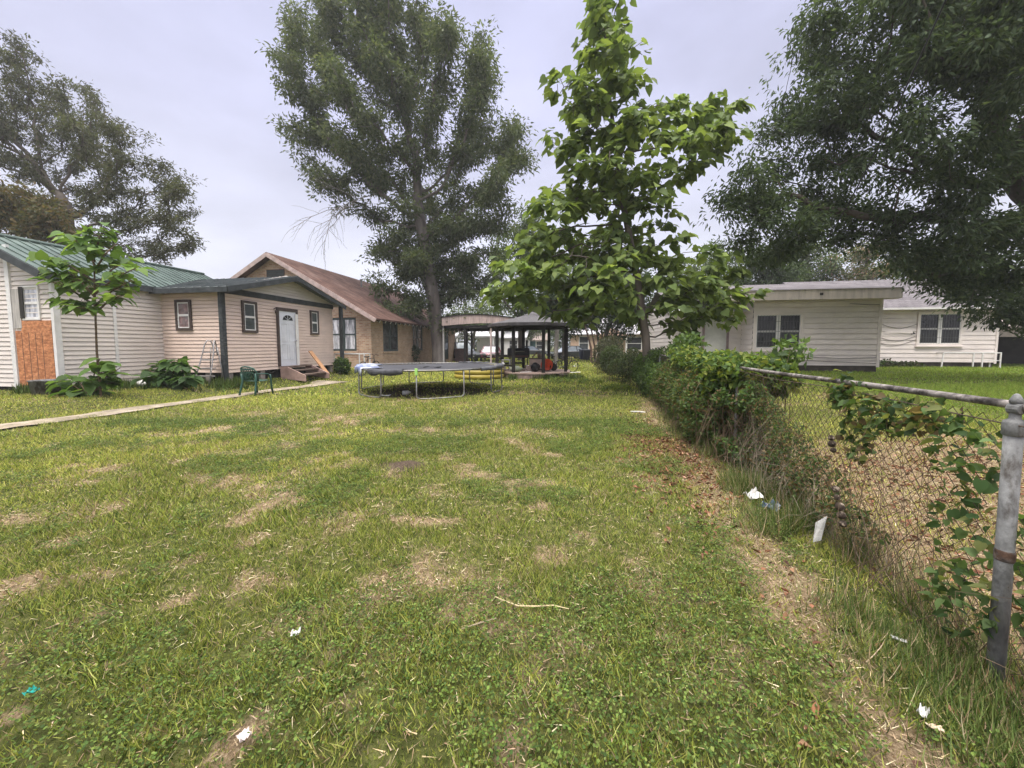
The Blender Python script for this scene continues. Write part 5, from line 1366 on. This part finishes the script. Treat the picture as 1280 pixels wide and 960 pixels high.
def sample(blobs, n, rr, shell=.5):
    vol = np.array([np.prod(b[1]) ** .8 for b in blobs]); k = rr.choice(len(blobs), n, p=vol / vol.sum())
    d = unit(rr.normal(0, 1, (n, 3))); q = rr.random(n) ** (1 / (3 + 2 * shell))
    return np.array([blobs[i][0] for i in k]) + d * q[:, None] * np.array([blobs[i][1] for i in k])

def tree(name, label, cat, base, blobs, natt, step, R, nleaf, LL, LW, cols, tpl=RHOMB, tf=RHOMB_F, group=None, trunk=None, bark=BARK, sig=.3, di=1e9, dk=None, droop=.3, tip=.008, seed=3, cull=.42, cscale=1.6, twig_r=.03, rmin=0., shell=.5, bias=(0, 0, .12), up=.7, lean_out=.0, rosette=False):
    rr = np.random.default_rng(seed)
    base = np.array(base, float)
    o = thing(name, label, cat, base, 0, group)
    bl = [(c - base, r) for c, r in blobs]
    att = sample(bl, natt, rr, shell)
    tk = [np.array(p, float) - base for p in trunk] if trunk is not None else [np.zeros(3), np.array([0, 0, 1.])]
    pts = []
    for i in range(len(tk) - 1):
        k = max(1, int(np.linalg.norm(tk[i + 1] - tk[i]) / step))
        for j in range(k): pts.append(tk[i] + (tk[i + 1] - tk[i]) * j / k)
    pts.append(tk[-1]); pts[0] = pts[0] - (0, 0, .15)
    nodes, par = grow(pts, att, step, di, dk or step * 1.6, bias=bias, rr=rr)
    rad, kids = wood(nodes, par, R, tip)
    rad[0] *= 1.25
    wood_mesh('trunk', nodes, par, rad, kids, bark, o, rmin)
    # leaves cluster round the thin twigs
    tw = np.where((rad < twig_r) & (np.arange(len(nodes)) > len(pts)))[0]
    if len(tw) == 0: tw = np.arange(len(nodes))
    keepn = fbm(nodes[tw], cscale, seed + 50, 2) > cull - .12
    if keepn.sum() > 10: tw = tw[keepn]
    k = rr.choice(tw, nleaf); f_ = rr.random(nleaf)[:, None]
    pos = nodes[k] * (1 - f_) + nodes[par[k]] * f_ + rr.normal(0, sig, (nleaf, 3)) * np.array([1, 1, .7])
    if rosette:
        az = rr.uniform(0, 2 * PI, nleaf); rd = np.c_[np.cos(az), np.sin(az), rr.uniform(-.45, .45, nleaf)]
        o2 = nodes[k] * np.array([1, 1, 0]); rd = rd + .6 * o2 / (np.linalg.norm(o2, axis=1, keepdims=True) + .5); rd = unit(rd)
        pos = nodes[k] + rd * rr.uniform(.05, .28, nleaf)[:, None] + rr.normal(0, .07, (nleaf, 3))
    pick_ = fbm(pos, cscale * .5, seed + 60, 2) > cull - .06
    pos = pos[pick_]; k = k[pick_]; nleaf = len(pos)
    out = unit(pos - nodes[k] + 1e-6) + rr.normal(0, .6, (nleaf, 3)); out[:, 2] -= droop
    nr = rr.normal(0, .55, (nleaf, 3)); nr[:, 2] += up
    if rosette:
        out = rd[pick_] + np.array([0, 0, -1]) * rr.uniform(.1, .9, (nleaf, 1)); nr = rr.normal(0, .5, (nleaf, 3)) + rd[pick_] * .5; nr[:, 2] += 1
    c = np.array(cols)[rr.choice(len(cols), nleaf)] * rr.uniform(.72, 1.28, (nleaf, 1))
    cl = fbm(pos, cscale, seed + 70, 2)[:, None]; c = c * (.72 + .56 * cl)
    cards('crown', pos, out, nr, LL * rr.uniform(.65, 1.25, nleaf), LW * rr.uniform(.7, 1.2, nleaf), tpl, tf, c, LEAF, o)
    return o, nodes, par, rad

PECAN = [(.075, .098, .048), (.09, .115, .056), (.062, .085, .04), (.12, .14, .072)]
# ---- the tall pecan behind the trampoline
DP = 27.0
pb = P(549, 452, DP); pb[2] = Tz(pb[0], pb[1])
bl = blobs_px([(430, 60, 72, DP), (378, 95, 46, DP), (475, 30, 66, DP), (575, 62, 52, DP), (560, 130, 74, DP), (465, 150, 84, DP), (400, 170, 56, DP), (617, 172, 50, DP),
               (648, 186, 28, DP), (590, 218, 54, DP), (520, 230, 72, DP), (415, 236, 34, DP), (540, 290, 66, DP), (585, 310, 46, DP), (503, 312, 42, DP), (515, 352, 38, DP),
               (572, 358, 38, DP), (595, 268, 40, DP), (630, 228, 28, DP), (652, 172, 28, DP), (662, 205, 22, DP), (615, 272, 34, DP), (602, 332, 34, DP), (490, 372, 32, DP), (525, 385, 30, DP), (575, 385, 30, DP), (478, 338, 32, DP), (555, 345, 36, DP), (490, -20, 60, DP), (360, 80, 24, DP), (450, 200, 40, DP)], 2.2, .9, 4)
tk = [pb, P(547, 420, DP), P(541, 370, DP), P(533, 320, DP), P(524, 270, DP)]
tree('pecan_tree', 'tall spreading tree behind the trampoline, bare twigs on its left', 'tree', pb, bl, 1500, .62, .46, 135000, .31, .11, PECAN, trunk=tk, sig=.36, dk=.95, tip=.012, seed=21, cull=.44, cscale=1.9, twig_r=.06, bark=mat('pecan_bark', (.13, .11, .10), .9, .3, 3, .8, 10, col2=(.21, .19, .175), stretch=(1, 1, .25), spec=.1))
pt_ = bpy.data.objects['pecan_tree']
# dead branch on its left
m = MB(); rr = np.random.default_rng(8)
def twiggy(p, d, L_, r, lev):
    pts = [p]; n = 5
    for i in range(n):
        d = unit((d + rr.normal(0, .16, 3) + np.array([0, 0, -.05]))[None])[0]; p = p + d * L_ / n; pts.append(p)
        if lev and i > 0:
            for _ in range(2): twiggy(p, unit((d + rr.normal(0, .55, 3))[None])[0], L_ * .6, r * .55, lev - 1)
    m.tube(pts, np.linspace(r, r * .5, n + 1), 4, cap=False)
a = P(492, 232, DP); b_ = P(430, 262, DP)
twiggy(a - pb, unit((b_ - a)[None])[0], 4.4, .035, 2)
m.build('dead_branch', BARKG, pt_)

# ---- the big-leaved tree in the middle
DC = 11.6
cb = P(811, 489, DC); cb[2] = Tz(cb[0], cb[1])
CAT = [(.115, .165, .05), (.15, .20, .058), (.09, .13, .045), (.19, .245, .068)]
bl = blobs_px([(752, 4, 26, DC), (757, 45, 34, DC), (768, 90, 44, DC), (735, 110, 38, DC), (712, 92, 26, DC), (756, 150, 48, DC), (716, 162, 34, DC), (790, 172, 36, DC), (745, 205, 44, DC),
               (702, 236, 22, DC), (775, 235, 50, DC), (838, 228, 24, DC), (872, 182, 38, DC), (893, 140, 26, DC), (905, 165, 24, DC), (740, 280, 52, DC), (808, 290, 44, DC),
               (700, 300, 44, DC), (670, 330, 40, DC), (645, 352, 30, DC), (690, 372, 42, DC), (740, 355, 60, DC), (800, 350, 56, DC), (868, 348, 36, DC), (630, 362, 22, DC), (660, 378, 24, DC), (940, 374, 16, DC), (895, 345, 30, DC), (905, 385, 30, DC), (930, 378, 22, DC),
               (872, 372, 26, DC), (845, 398, 16, DC), (728, 384, 30, DC), (782, 378, 26, DC), (690, 262, 30, DC)], .9, 1.15, 5)
tk = [cb, P(807, 420, DC), P(795, 340, DC), P(780, 260, DC), P(768, 170, DC), P(757, 80, DC)]
tree('catalpa_tree', 'young broad leaved tree with big heart shaped leaves at the fence', 'tree', cb, bl, 1500, .30, .125, 9000, .27, .23, CAT, HEART, HEART_F, trunk=tk, sig=.22, dk=.42, droop=.55, tip=.0075, seed=31, cull=.455, cscale=.8, twig_r=.026, rosette=True,
     bark=mat('catalpa_bark', (.12, .10, .085), .9, .3, 4, .6, 16, stretch=(1, 1, .3), spec=.1), up=1.2)

# ---- the dark overhanging tree on the right
rb_ = np.array([18.6, 12.6, 0]); rb_[2] = Tz(*rb_[:2])
RIGHT = [(.055, .082, .042), (.068, .10, .048), (.047, .072, .036), (.09, .122, .056)]
bl = blobs_px([(1040, 20, 52, 12), (1012, 60, 30, 12.5), (1120, 50, 80, 11), (1220, 60, 90, 10), (1040, 110, 58, 12), (975, 172, 38, 13), (1055, 185, 66, 12), (1150, 160, 80, 11), (1245, 150, 66, 10.5), (935, 232, 38, 13), (908, 262, 26, 13.3), (915, 300, 24, 13.5), (1160, 300, 50, 12), (1210, 320, 44, 12),
               (1000, 245, 56, 12.5), (1090, 262, 50, 12), (925, 280, 32, 13), (975, 298, 38, 13), (945, 325, 22, 13.5), (1195, 265, 66, 12), (1265, 275, 66, 11), (1185, 322, 56, 12.5), (1240, 340, 46, 12),
               (1110, 318, 34, 13), (1050, 300, 28, 13), (1150, 352, 26, 13.2), (1215, 378, 22, 13.2), (1240, 372, 26, 12.6), (1180, 362, 24, 13), (1250, 396, 22, 12), (1278, 402, 30, 12.5), (1225, 366, 26, 12), (1360, 190, 110, 11), (1340, 20, 120, 10.5), (1180, -60, 110, 11), (1380, 330, 70, 12)], .9, 1.0, 6)
tk = [rb_, rb_ + (-.4, .1, 3.2), rb_ + (-1.6, .2, 5.4)]
ot, nodes_r, par_r, rad_r = tree('overhanging_tree', 'dark dense tree whose limbs overhang the cream house roof', 'tree', rb_, bl, 2100, .5, .42, 175000, .18, .066, RIGHT, trunk=tk, sig=.27, dk=.62, droop=.5, tip=.007, seed=41, cull=.48, cscale=1.5, twig_r=.05, bark=BARKD)

# ---- wide airy tree behind the green-roofed house
DL = 25.0
lb = P(95, 445, DL); lb[2] = Tz(lb[0], lb[1])
LFT = [(.056, .064, .038), (.068, .077, .045), (.047, .054, .034), (.08, .077, .05)]
bl = blobs_px([(0, 90, 50, DL), (50, 115, 50, DL), (95, 140, 46, DL), (130, 175, 44, DL), (170, 205, 42, DL), (205, 240, 40, DL), (235, 252, 28, DL), (30, 170, 60, DL), (90, 200, 50, DL), (-30, 140, 70, DL), (150, 245, 42, DL), (200, 285, 38, DL),
               (232, 305, 26, DL), (150, 290, 34, DL), (215, 328, 24, DL), (30, 230, 46, DL), (105, 262, 30, DL), (175, 320, 28, DL), (-90, 130, 80, DL), (-110, 220, 70, DL)], 2.6, 1.0, 7)
tk = [lb, P(88, 330, DL), P(84, 260, DL)]
tree('spreading_tree', 'wide airy spreading tree with visible limbs behind the green roof', 'tree', lb, bl, 1900, .5, .30, 82000, .25, .08, LFT, trunk=tk, sig=.2, dk=.72, tip=.011, seed=51, cull=.45, cscale=1.0, twig_r=.05, droop=.1, bark=BARKD, up=1.3)
db = P(20, 440, 20.0); db[2] = Tz(db[0], db[1])
bl = blobs_px([(10, 255, 34, 20), (45, 265, 28, 20), (72, 275, 18, 20), (-30, 265, 40, 20), (25, 290, 34, 20), (60, 300, 22, 20)], 1.0, 1, 8)
tree('brownish_tree', 'smaller bronze tinged tree just behind the green ridge', 'tree', db, bl, 260, .5, .2, 11000, .24, .10, [(.085, .075, .032), (.11, .08, .035), (.06, .065, .03)], sig=.3, dk=.8, tip=.012, seed=52, cull=.42, twig_r=.06, bark=BARKD, trunk=[db, db + (0, 0, 3.5)])

# ---- trees far behind, each its own
FARG = [(.065, .10, .034), (.09, .125, .042), (.05, .08, .03), (.115, .145, .055)]
FARD = [(.04, .062, .03), (.052, .078, .034), (.034, .052, .026)]
far = [
    (650, 445, 38, [(655, 290, 34), (640, 330, 34), (672, 330, 32), (628, 372, 26), (662, 372, 34), (690, 350, 26), (660, 262, 16)], FARG, 'light green tree rising behind the gazebo roof', 12000, .34),
    (705, 446, 36, [(705, 355, 34), (735, 345, 36), (690, 385, 24), (722, 388, 30), (748, 375, 28)], FARD, 'dark tree over the wheeled bins by the peach house', 11000, .30),
    (752, 447, 33, [(760, 370, 36), (785, 350, 34), (800, 385, 30), (745, 340, 28), (770, 410, 22)], FARD, 'dark multi stemmed tree in front of the peach house', 11000, .30),
    (592, 445, 52, [(585, 390, 20), (605, 398, 18), (570, 405, 16), (615, 385, 22)], FARG, 'small green tree over the parked dark car', 5000, .34),
    (640, 445, 62, [(640, 405, 18), (662, 402, 20), (682, 408, 16), (650, 418, 12)], FARG, 'low light green tree by the far white house', 4500, .36),
    (940, 448, 30, [(940, 335, 26), (965, 325, 28), (925, 352, 22), (985, 340, 22), (955, 352, 20)], FARD, 'dark green tree behind the left end of cream house', 8000, .26),
    (1010, 448, 34, [(1005, 325, 30), (1030, 335, 24), (985, 350, 20)], FARG, 'mid green tree over the wing of the cream house', 6500, .28),
    (1075, 448, 32, [(1060, 335, 26), (1090, 328, 30), (1115, 335, 24), (1075, 315, 18), (1040, 345, 16)], [(.11, .13, .06), (.30, .20, .15), (.09, .12, .05), (.14, .15, .07)], 'feathery tree with pinkish blossom over the cream house', 7000, .24),
    (1160, 448, 36, [(1150, 335, 30), (1185, 325, 34), (1220, 335, 30)], FARD, 'dark tree behind the right wing of the cream house', 6000, .3),
    (880, 446, 42, [(880, 345, 26), (900, 325, 26), (860, 360, 22), (915, 350, 20)], FARG, 'distant green tree left of the cream house', 6000, .34),
    (835, 446, 40, [(835, 370, 28), (815, 385, 22), (850, 390, 20)], FARD, 'distant dark tree seen under the big heart leaved tree', 5000, .32),
    (1275, 448, 26, [(1270, 380, 26), (1300, 350, 40), (1290, 400, 26), (1330, 390, 40)], FARG, 'yellow green tree beside the lean-to at the right', 7000, .22),
]
for i, (px, py, D_, bs, cols, lab, nl, ll) in enumerate(far):
    b0_ = P(px, py, D_); b0_[2] = Tz(b0_[0], b0_[1])
    bl = blobs_px([(a, b, c, D_) for a, b, c in bs], 1.5, 1.0, 20 + i)
    zmin = min(b[0][2] - b[1][2] for b in bl)
    tree('leafy_tree', lab, 'tree', b0_, bl, 240, .7, .2, nl, ll, ll * .45, cols, trunk=[b0_, b0_ + (0, 0, max(1.4, zmin - b0_[2]))], sig=.42, dk=1.1, tip=.02, seed=70 + i, cull=.38, twig_r=.09, group='trees beyond the houses', bark=BARKD)
# several bare stems under the multi-stemmed tree
pm_ = [o for o in bpy.data.objects if o.get('label', '').startswith('dark multi stemmed')][0]
base = np.array(pm_.location)
m = MB()
for k in range(7):
    x = (k - 3) * .28; m.tube([(x, .1 * (k % 3), -.2), (x * 1.2 + .1, .1, 1.3), (x * 1.7, .2, 3.2)], [.10, .08, .06], 6)
m.build('stem', mat('reddish_bark', (.16, .095, .075), .9, .3, 4, .4, 14), pm_)
gt = P(694, 446, 24); gt[2] = Tz(gt[0], gt[1])
bl = blobs_px([(690, 375, 24, 24), (705, 368, 22, 24), (675, 368, 20, 24)], .6, 1, 33)
tree('grey_trunk_tree', 'tree with pale grey trunk just behind the gazebo', 'tree', gt, bl, 150, .5, .13, 5000, .26, .11, FARD, trunk=[gt, gt + (.1, 0, 2.4)], sig=.3, dk=.8, tip=.012, seed=91, twig_r=.07, bark=BARKG)
# far wood closing the horizon
rr = np.random.default_rng(77); n = 90000
az_ = rr.uniform(-1.9, 1.9, n); rd_ = 84 + rr.uniform(0, 14, n); xx = rd_ * np.sin(az_); dd = rd_ * np.cos(az_); top = 3.0 + 6.0 * fbm(np.c_[az_ * 84, dd * 0], 11, 7, 3) + 3 * (fbm(np.c_[az_ * 84, dd * 0 + 5], 3, 8, 2) - .5)
pos = np.c_[xx, dd, top * rr.random(n) ** .7]
cards('treeline', pos, rr.normal(0, 1, (n, 3)), rr.normal(0, .5, (n, 3)) + (0, -.3, .7), rr.uniform(.5, 1.0, n), rr.uniform(.3, .6, n), RHOMB, RHOMB_F, np.array(FARD + FARG[:2])[rr.choice(5, n)] * rr.uniform(.8, 1.2, (n, 1)), LEAF)
tag(bpy.data.objects['treeline'], 'far off wood closing the horizon behind the street', 'wood', kind='stuff')

# ================================================================== PLANTS
def bigleaf_plant(name, label, base, stems, cols, LL, per, sig, seed, cat='plant', stem_r=.02, up=1.3, group=None, bm=VINEST):
    rr = np.random.default_rng(seed); base = np.array(base, float); o = thing(name, label, cat, base, 0, group)
    m = MB(); pos, out = [], []
    for pts in stems:
        pts = [np.array(p, float) - base for p in pts]; n = len(pts)
        m.tube(pts, np.linspace(stem_r, stem_r * .35, n), 6, cap=False)
        for _ in range(per):
            t_ = rr.uniform(.35, 1.02) * (n - 1); i = min(int(t_), n - 2); p = pts[i] + (pts[i + 1] - pts[i]) * (t_ - i)
            d = rr.normal(0, 1, 3); d[2] = abs(d[2]) * .3; d = unit(d[None])[0]
            q = p + d * rr.uniform(.3, 1.) * sig; m.tube([p, q], .004, 3, cap=False); pos.append(q); out.append(d + np.array([0, 0, -rr.uniform(.15, 1.0)]))
    m.build('stem', bm, o, smooth=True)
    pos = np.array(pos); n = len(pos); nr = rr.normal(0, .3, (n, 3)); nr[:, 2] += up
    c = np.array(cols)[rr.choice(len(cols), n)] * rr.uniform(.75, 1.25, (n, 1))
    cards('foliage', pos, np.array(out), nr, LL * rr.uniform(.6, 1.2, n), LL * .85 * rr.uniform(.7, 1.15, n), HEART, HEART_F, c, LEAF, o)
    return o
SAP = [(.09, .16, .035), (.12, .195, .042), (.07, .125, .03), (.16, .235, .055)]
DS = 9.35
sb = P(126, 492, DS); sb[2] = Tz(sb[0], sb[1])
tip_ = lambda a, b: P(a, b, DS + random.uniform(-.5, .5))
stm = [[sb, P(121, 440, DS), P(119, 385, DS), P(118, 340, DS), P(115, 300, DS), P(112, 280, DS)]]
for a, b in ((55, 320), (60, 350), (75, 375), (85, 340), (160, 325), (165, 350), (145, 305), (150, 370), (95, 300), (130, 285), (50, 335), (170, 335), (100, 385), (88, 295)):
    stm.append([P(119, min(b + 32, 392), DS), (P(119, min(b + 30, 390), DS) + tip_(a, b)) / 2 + (0, 0, .05), tip_(a, b)])
bigleaf_plant('catalpa_sapling', 'thin sapling with large light leaves before the beige house', sb, stm, SAP, .27, 20, .26, 61, 'sapling', .026)
DBs = 9.4
b1 = P(112, 498, DBs); b1[2] = Tz(b1[0], b1[1])
bigleaf_plant('broadleaf_plant', 'low plant with huge broad leaves beside the metal washtub', b1, [[b1, (b1 + P(a, b, DBs + random.uniform(-.3, .3))) / 2 + (0, 0, .1), P(a, b, DBs + random.uniform(-.3, .3))] for a, b in ((72, 478), (88, 470), (100, 488), (115, 475), (125, 492), (95, 498), (82, 492), (135, 455), (150, 460), (125, 448), (142, 478))], SAP[:3], .34, 9, .16, 62, group='broad leaved plants by the houses')
b2 = P(212, 492, 11.3); b2[2] = Tz(b2[0], b2[1])
bigleaf_plant('broadleaf_plant', 'dark leafy bush left of the pool ladder at the pink wall', b2, [[b2, (b2 + P(a, b, 11.3 + random.uniform(-.3, .3))) / 2 + (0, 0, .12), P(a, b, 11.3 + random.uniform(-.3, .3))] for a, b in ((185, 462), (198, 455), (212, 450), (225, 448), (238, 458), (240, 472), (195, 478), (215, 470), (182, 475), (228, 478), (205, 488), (232, 488))], [(.05, .10, .028), (.065, .12, .032), (.08, .14, .04)], .34, 13, .18, 63, group='broad leaved plants by the houses')

def bush(name, label, cat, blobs, n, LL, LW, cols, seed, base, tpl=RHOMB, tf=RHOMB_F, stems=30, sm=VINEST, cull=.4, cs=.5, droop=.2, stem_r=.006, tall=1.0, group=None):
    rr = np.random.default_rng(seed); base = np.array(base, float); o = thing(name, label, cat, base, 0, group)
    bl = [(np.array(c) - base, np.array(r)) for c, r in blobs]
    pos = sample(bl, n, rr, 1.0)
    w = pos + base; gzv = T(w[:, 0], w[:, 1]) - base[2]
    k = (fbm(w, cs, seed, 3) > cull) & (pos[:, 2] > gzv + .01); pos = pos[k]; n = len(pos)
    out = rr.normal(0, 1, (n, 3)); out[:, 2] -= droop; nr = rr.normal(0, .6, (n, 3)); nr[:, 2] += .8
    c = np.array(cols)[rr.choice(len(cols), n)] * rr.uniform(.7, 1.3, (n, 1)); hue = fbm(pos + base, .7, seed + 9, 2)[:, None]; c = c * (.7 + .6 * hue)
    cards('foliage', pos, out, nr, LL * rr.uniform(.6, 1.3, n), LW * rr.uniform(.6, 1.3, n), tpl, tf, c, LEAF, o)
    m = MB(); tips = sample(bl, stems, rr, 1.0)
    for t_ in tips:
        c_ = bl[rr.choice(len(bl))]; st_ = np.array([t_[0] + rr.normal(0, .12), t_[1] + rr.normal(0, .12), 0]); st_[2] = float(T(st_[0] + base[0], st_[1] + base[1])) - base[2] - .02
        mid = (st_ + t_) / 2 + rr.normal(0, .10, 3); m.tube([st_, (st_ + mid) / 2 + rr.normal(0, .03, 3), mid, (mid + t_) / 2 + rr.normal(0, .05, 3), t_], np.linspace(stem_r, stem_r * .4, 5), 4, cap=False)
    m.build('stem', sm, o)
    return o
def fb(y, o, z, ry, ro, rz): return (FP(y, o, z), (ro + .1 * ry, ry, rz))
VG = [(.065, .11, .033), (.09, .14, .04), (.05, .085, .03)]; VY = [(.13, .17, .03), (.18, .2, .045), (.09, .14, .03)]; VB = [(.15, .10, .05), (.10, .08, .04), (.2, .14, .07)]
g1 = 'vines grown through the wire fence'
bush('vine_thicket', 'dark ivy thicket round the foot of the heart leaved tree', 'vines', [fb(11.6, -.05, .55, .9, .45, .62), fb(10.6, -.1, .5, .7, .42, .6), fb(12.8, 0, .6, .9, .5, .7), fb(9.8, -.05, .5, .5, .36, .55), fb(11.2, .1, 1.0, .8, .4, .4)], 18000, .07, .045, VG + VY[2:], 201, FP(11.4), stems=60, sm=VINEST, cull=.36, group=g1)
bush('vine_thicket', 'tangled green and brown vine wall left of the second post', 'vines', [fb(8.9, -.05, .5, .7, .3, .58), fb(8.1, -.05, .5, .7, .3, .6), fb(7.3, -.05, .5, .7, .3, .6), fb(6.6, -.02, .5, .6, .3, .6), fb(6.0, -.08, .52, .6, .33, .62), fb(5.4, -.1, .5, .5, .36, .6)], 32000, .055, .036, VG + VB[:1] + [(.10, .13, .035), (.12, .15, .05)], 202, FP(7.3), stems=190, sm=VINEST, cull=.36, group=g1, stem_r=.004)
bush('vine_thicket', 'bright yellow green vine leaves heaped over the top rail', 'vines', [fb(6.2, .05, 1.16, .6, .26, .16), fb(5.5, .08, 1.18, .6, .3, .2), fb(4.9, .12, 1.12, .5, .3, .22), fb(7.2, .05, 1.18, .7, .24, .18), fb(4.6, .3, 1.08, .35, .25, .22), fb(5.1, -.12, 1.0, .25, .18, .3), fb(8.2, .1, 1.25, .6, .25, .2)], 8000, .075, .055, VY + VG, 203, FP(5.6), HEART, HEART_F, stems=90, cull=.36, group=g1)
bush('vine_thicket', 'dark dense vine behind the second post with grey dry stems', 'vines', [fb(4.7, -.02, .55, .35, .22, .55), fb(4.3, .0, .55, .35, .18, .52), fb(4.95, .02, .5, .3, .22, .5)], 14000, .045, .03, VG + VG + VB[:1], 204, FP(4.6), stems=120, sm=VINEST, cull=.4, group=g1, stem_r=.004)
bush('vine_thicket', 'dry brown twiggy creeper on the wire right of the second post', 'vines', [fb(3.9, .02, .45, .35, .06, .5), fb(3.45, .03, .38, .35, .04, .42), fb(3.0, .04, .28, .35, .03, .32), fb(2.6, .04, .17, .3, .04, .2)], 6500, .034, .02, VB + VG + VG + [(.25, .19, .11)], 205, FP(3.4), stems=330, sm=mat('grey_dry_stem', (.24, .2, .15), .9, .4, 10, spec=.1), cull=.42, group=g1, stem_r=.0018)
bush('rail_vine', 'leafy creeper trailing over the middle of the near top rail', 'vine', [fb(2.5, -.02, 1.1, .22, .05, .1), fb(2.3, -.03, 1.02, .2, .05, .14), fb(2.66, -.02, 1.14, .1, .05, .14), fb(2.1, -.03, 1.05, .18, .05, .1), fb(2.45, -.03, .85, .12, .05, .16), fb(1.9, -.02, 1.1, .14, .05, .08)], 620, .048, .036, [(.035, .065, .022), (.06, .10, .03), (.09, .14, .045), (.15, .17, .05), (.12, .09, .045)], 206, FP(2.4), HEART, HEART_F, stems=22, stem_r=.0022, sm=VINEST, cull=.36, cs=.3, group='leafy creepers on the near fence panel')
bush('post_vine', 'sparse vine with pointed leaves climbing beside the terminal post', 'vine', [fb(1.74, -.02, .95, .14, .04, .18), fb(1.70, -.03, .6, .14, .04, .22), fb(1.60, -.05, .95, .06, .04, .16), fb(1.64, -.05, .3, .14, .05, .2), fb(1.5, .06, .5, .1, .04, .3), fb(1.36, .0, .55, .12, .05, .25)], 420, .048, .036, [(.045, .085, .028), (.07, .115, .036), (.095, .145, .05), (.15, .17, .055)], 207, FP(1.75), HEART, HEART_F, stems=20, cull=.3, cs=.3, group='leafy creepers on the near fence panel', stem_r=.002)
bush('creeping_weeds', 'broad leaved weeds sprouting over the far rail before the pale door', 'weeds', [fb(9.6, .35, 1.35, .5, .3, .35), fb(8.8, .3, 1.4, .5, .28, .34), (P(985, 440, 5.4), (.28, .25, .2)), (P(962, 455, 5.3), (.3, .25, .18))], 1500, .12, .075, VG + VY[2:], 208, FP(9.0), stems=60, cull=.36)
# seed pods dried on the wire
m = MB()
for (yy, hz, r) in ((2.66, .80, .022), (2.65, .76, .026), (2.63, .72, .02), (2.58, .46, .024), (2.56, .41, .02), (2.52, .36, .03), (2.50, .31, .028), (2.48, .26, .024)):
    q = FP(yy, -.06, hz); m.lathe([(.0, -r), (r * .8, -r * .6), (r, 0), (r * .7, r * .7), (.0, r)], q, 8)
tag(m.build('dried_gourds', mat('dried_pod', (.05, .035, .025), .8, .4, 30, col2=(.45, .36, .27), c2amt=.9, sharp=(.52, .6)), None, smooth=True), 'string of shrivelled brown seed pods caught in the wire', 'seed pods', kind='stuff')
# shrubs at the far end of the fence
bs_ = [(P(775, 465, 15.2), (.5, .7, .55)), (P(765, 450, 16.5), (.5, .8, .65)), (P(790, 455, 14.2), (.45, .7, .6))]
bush('dark_shrub', 'grey green shrub at the far end of the vine covered fence', 'shrub', bs_, 7000, .09, .05, [(.055, .08, .034), (.075, .10, .045), (.045, .06, .03)], 209, (*FP(15.5, -.3)[:2], Tz(*FP(15.5, -.3)[:2])), stems=60, cull=.38)
bs_ = [(P(752, 445, 20.0), (.5, .7, .7)), (P(757, 440, 22.0), (.5, .8, .9)), (P(765, 435, 21), (.6, .8, .7))]
bush('dark_shrub', 'dusky purple grey shrub near the stems beyond the fence', 'shrub', bs_, 5000, .11, .06, [(.06, .065, .045), (.075, .07, .05), (.05, .06, .035)], 210, (P(752, 445, 20)[0], 20.0, Tz(P(752, 445, 20)[0], 20)), stems=40, cull=.38)
q = P(437, 460, 17.8); bush('dark_shrub', 'small green bush at the far porch post of the annex', 'shrub', [((q[0] - .25, 17.6, Tz(q[0], 17.8) + .4), (.35, .35, .42))], 1400, .12, .07, VG, 211, (q[0] - .25, 17.6, Tz(q[0] - .25, 17.6)), stems=20)
q = P(519, 455, 27.2); bush('dark_shrub', 'dark bush under the second brick house window', 'shrub', [((q[0], 26.9, Tz(q[0], 27) + .7), (.5, .4, .75))], 1500, .14, .08, FARD, 212, (q[0], 26.9, Tz(q[0], 26.9)), stems=20)
q = P(1120, 455, 19.3); bush('ivy_patch', 'heap of dark ivy along the foot of the cream house wall', 'ivy', [((q[0] - .7, 19.6, Tz(q[0], 19.5) + .1), (1.2, .4, .32)), ((q[0] + .6, 19.4, Tz(q[0], 19.5) + .05), (1.0, .4, .24))], 1800, .11, .08, [(.035, .05, .022), (.07, .06, .04), (.045, .07, .028)], 213, (q[0], 19.4, Tz(q[0], 19.4)), stems=40)
for i, (px, D_, lab) in enumerate(((738, 14.6, 'low weed clump beside the bare patch right of the deck'), (700, 15.0, 'green weed tuft in front of the gazebo block'), (770, 12.4, 'trailing weeds on the lawn before the ivy thicket'))):
    q = P(px, 480, D_); z = Tz(q[0], q[1]); bush('weed_clump', lab, 'weeds', [((q[0], q[1], z + .06), (.5, .35, .16))], 700, .08, .045, VY + VG[1:2], 214 + i, (q[0], q[1], z), stems=16, group='weed clumps on the lawn')

# ================================================================== HUMID AIR
hz = bpy.data.materials.new('haze'); hz.use_nodes = True; t = hz.node_tree
for n_ in list(t.nodes):
    if n_.type == 'BSDF_PRINCIPLED': t.nodes.remove(n_)
pv_ = nd(t, 'ShaderNodeVolumePrincipled'); pv_.inputs['Color'].default_value = (.93, .93, .97, 1); pv_.inputs['Density'].default_value = .0011; pv_.inputs['Anisotropy'].default_value = .2
t.links.new(pv_.outputs[0], t.nodes['Material Output'].inputs['Volume'])
hb_ = MB().box((-760, -760, -1.5), (760, 760, 40)).build('haze', hz, None); tag(hb_, kind='stuff'); tag(hb_, 'pale humid air over the yard', 'haze')
S.cycles.volume_step_rate = 20
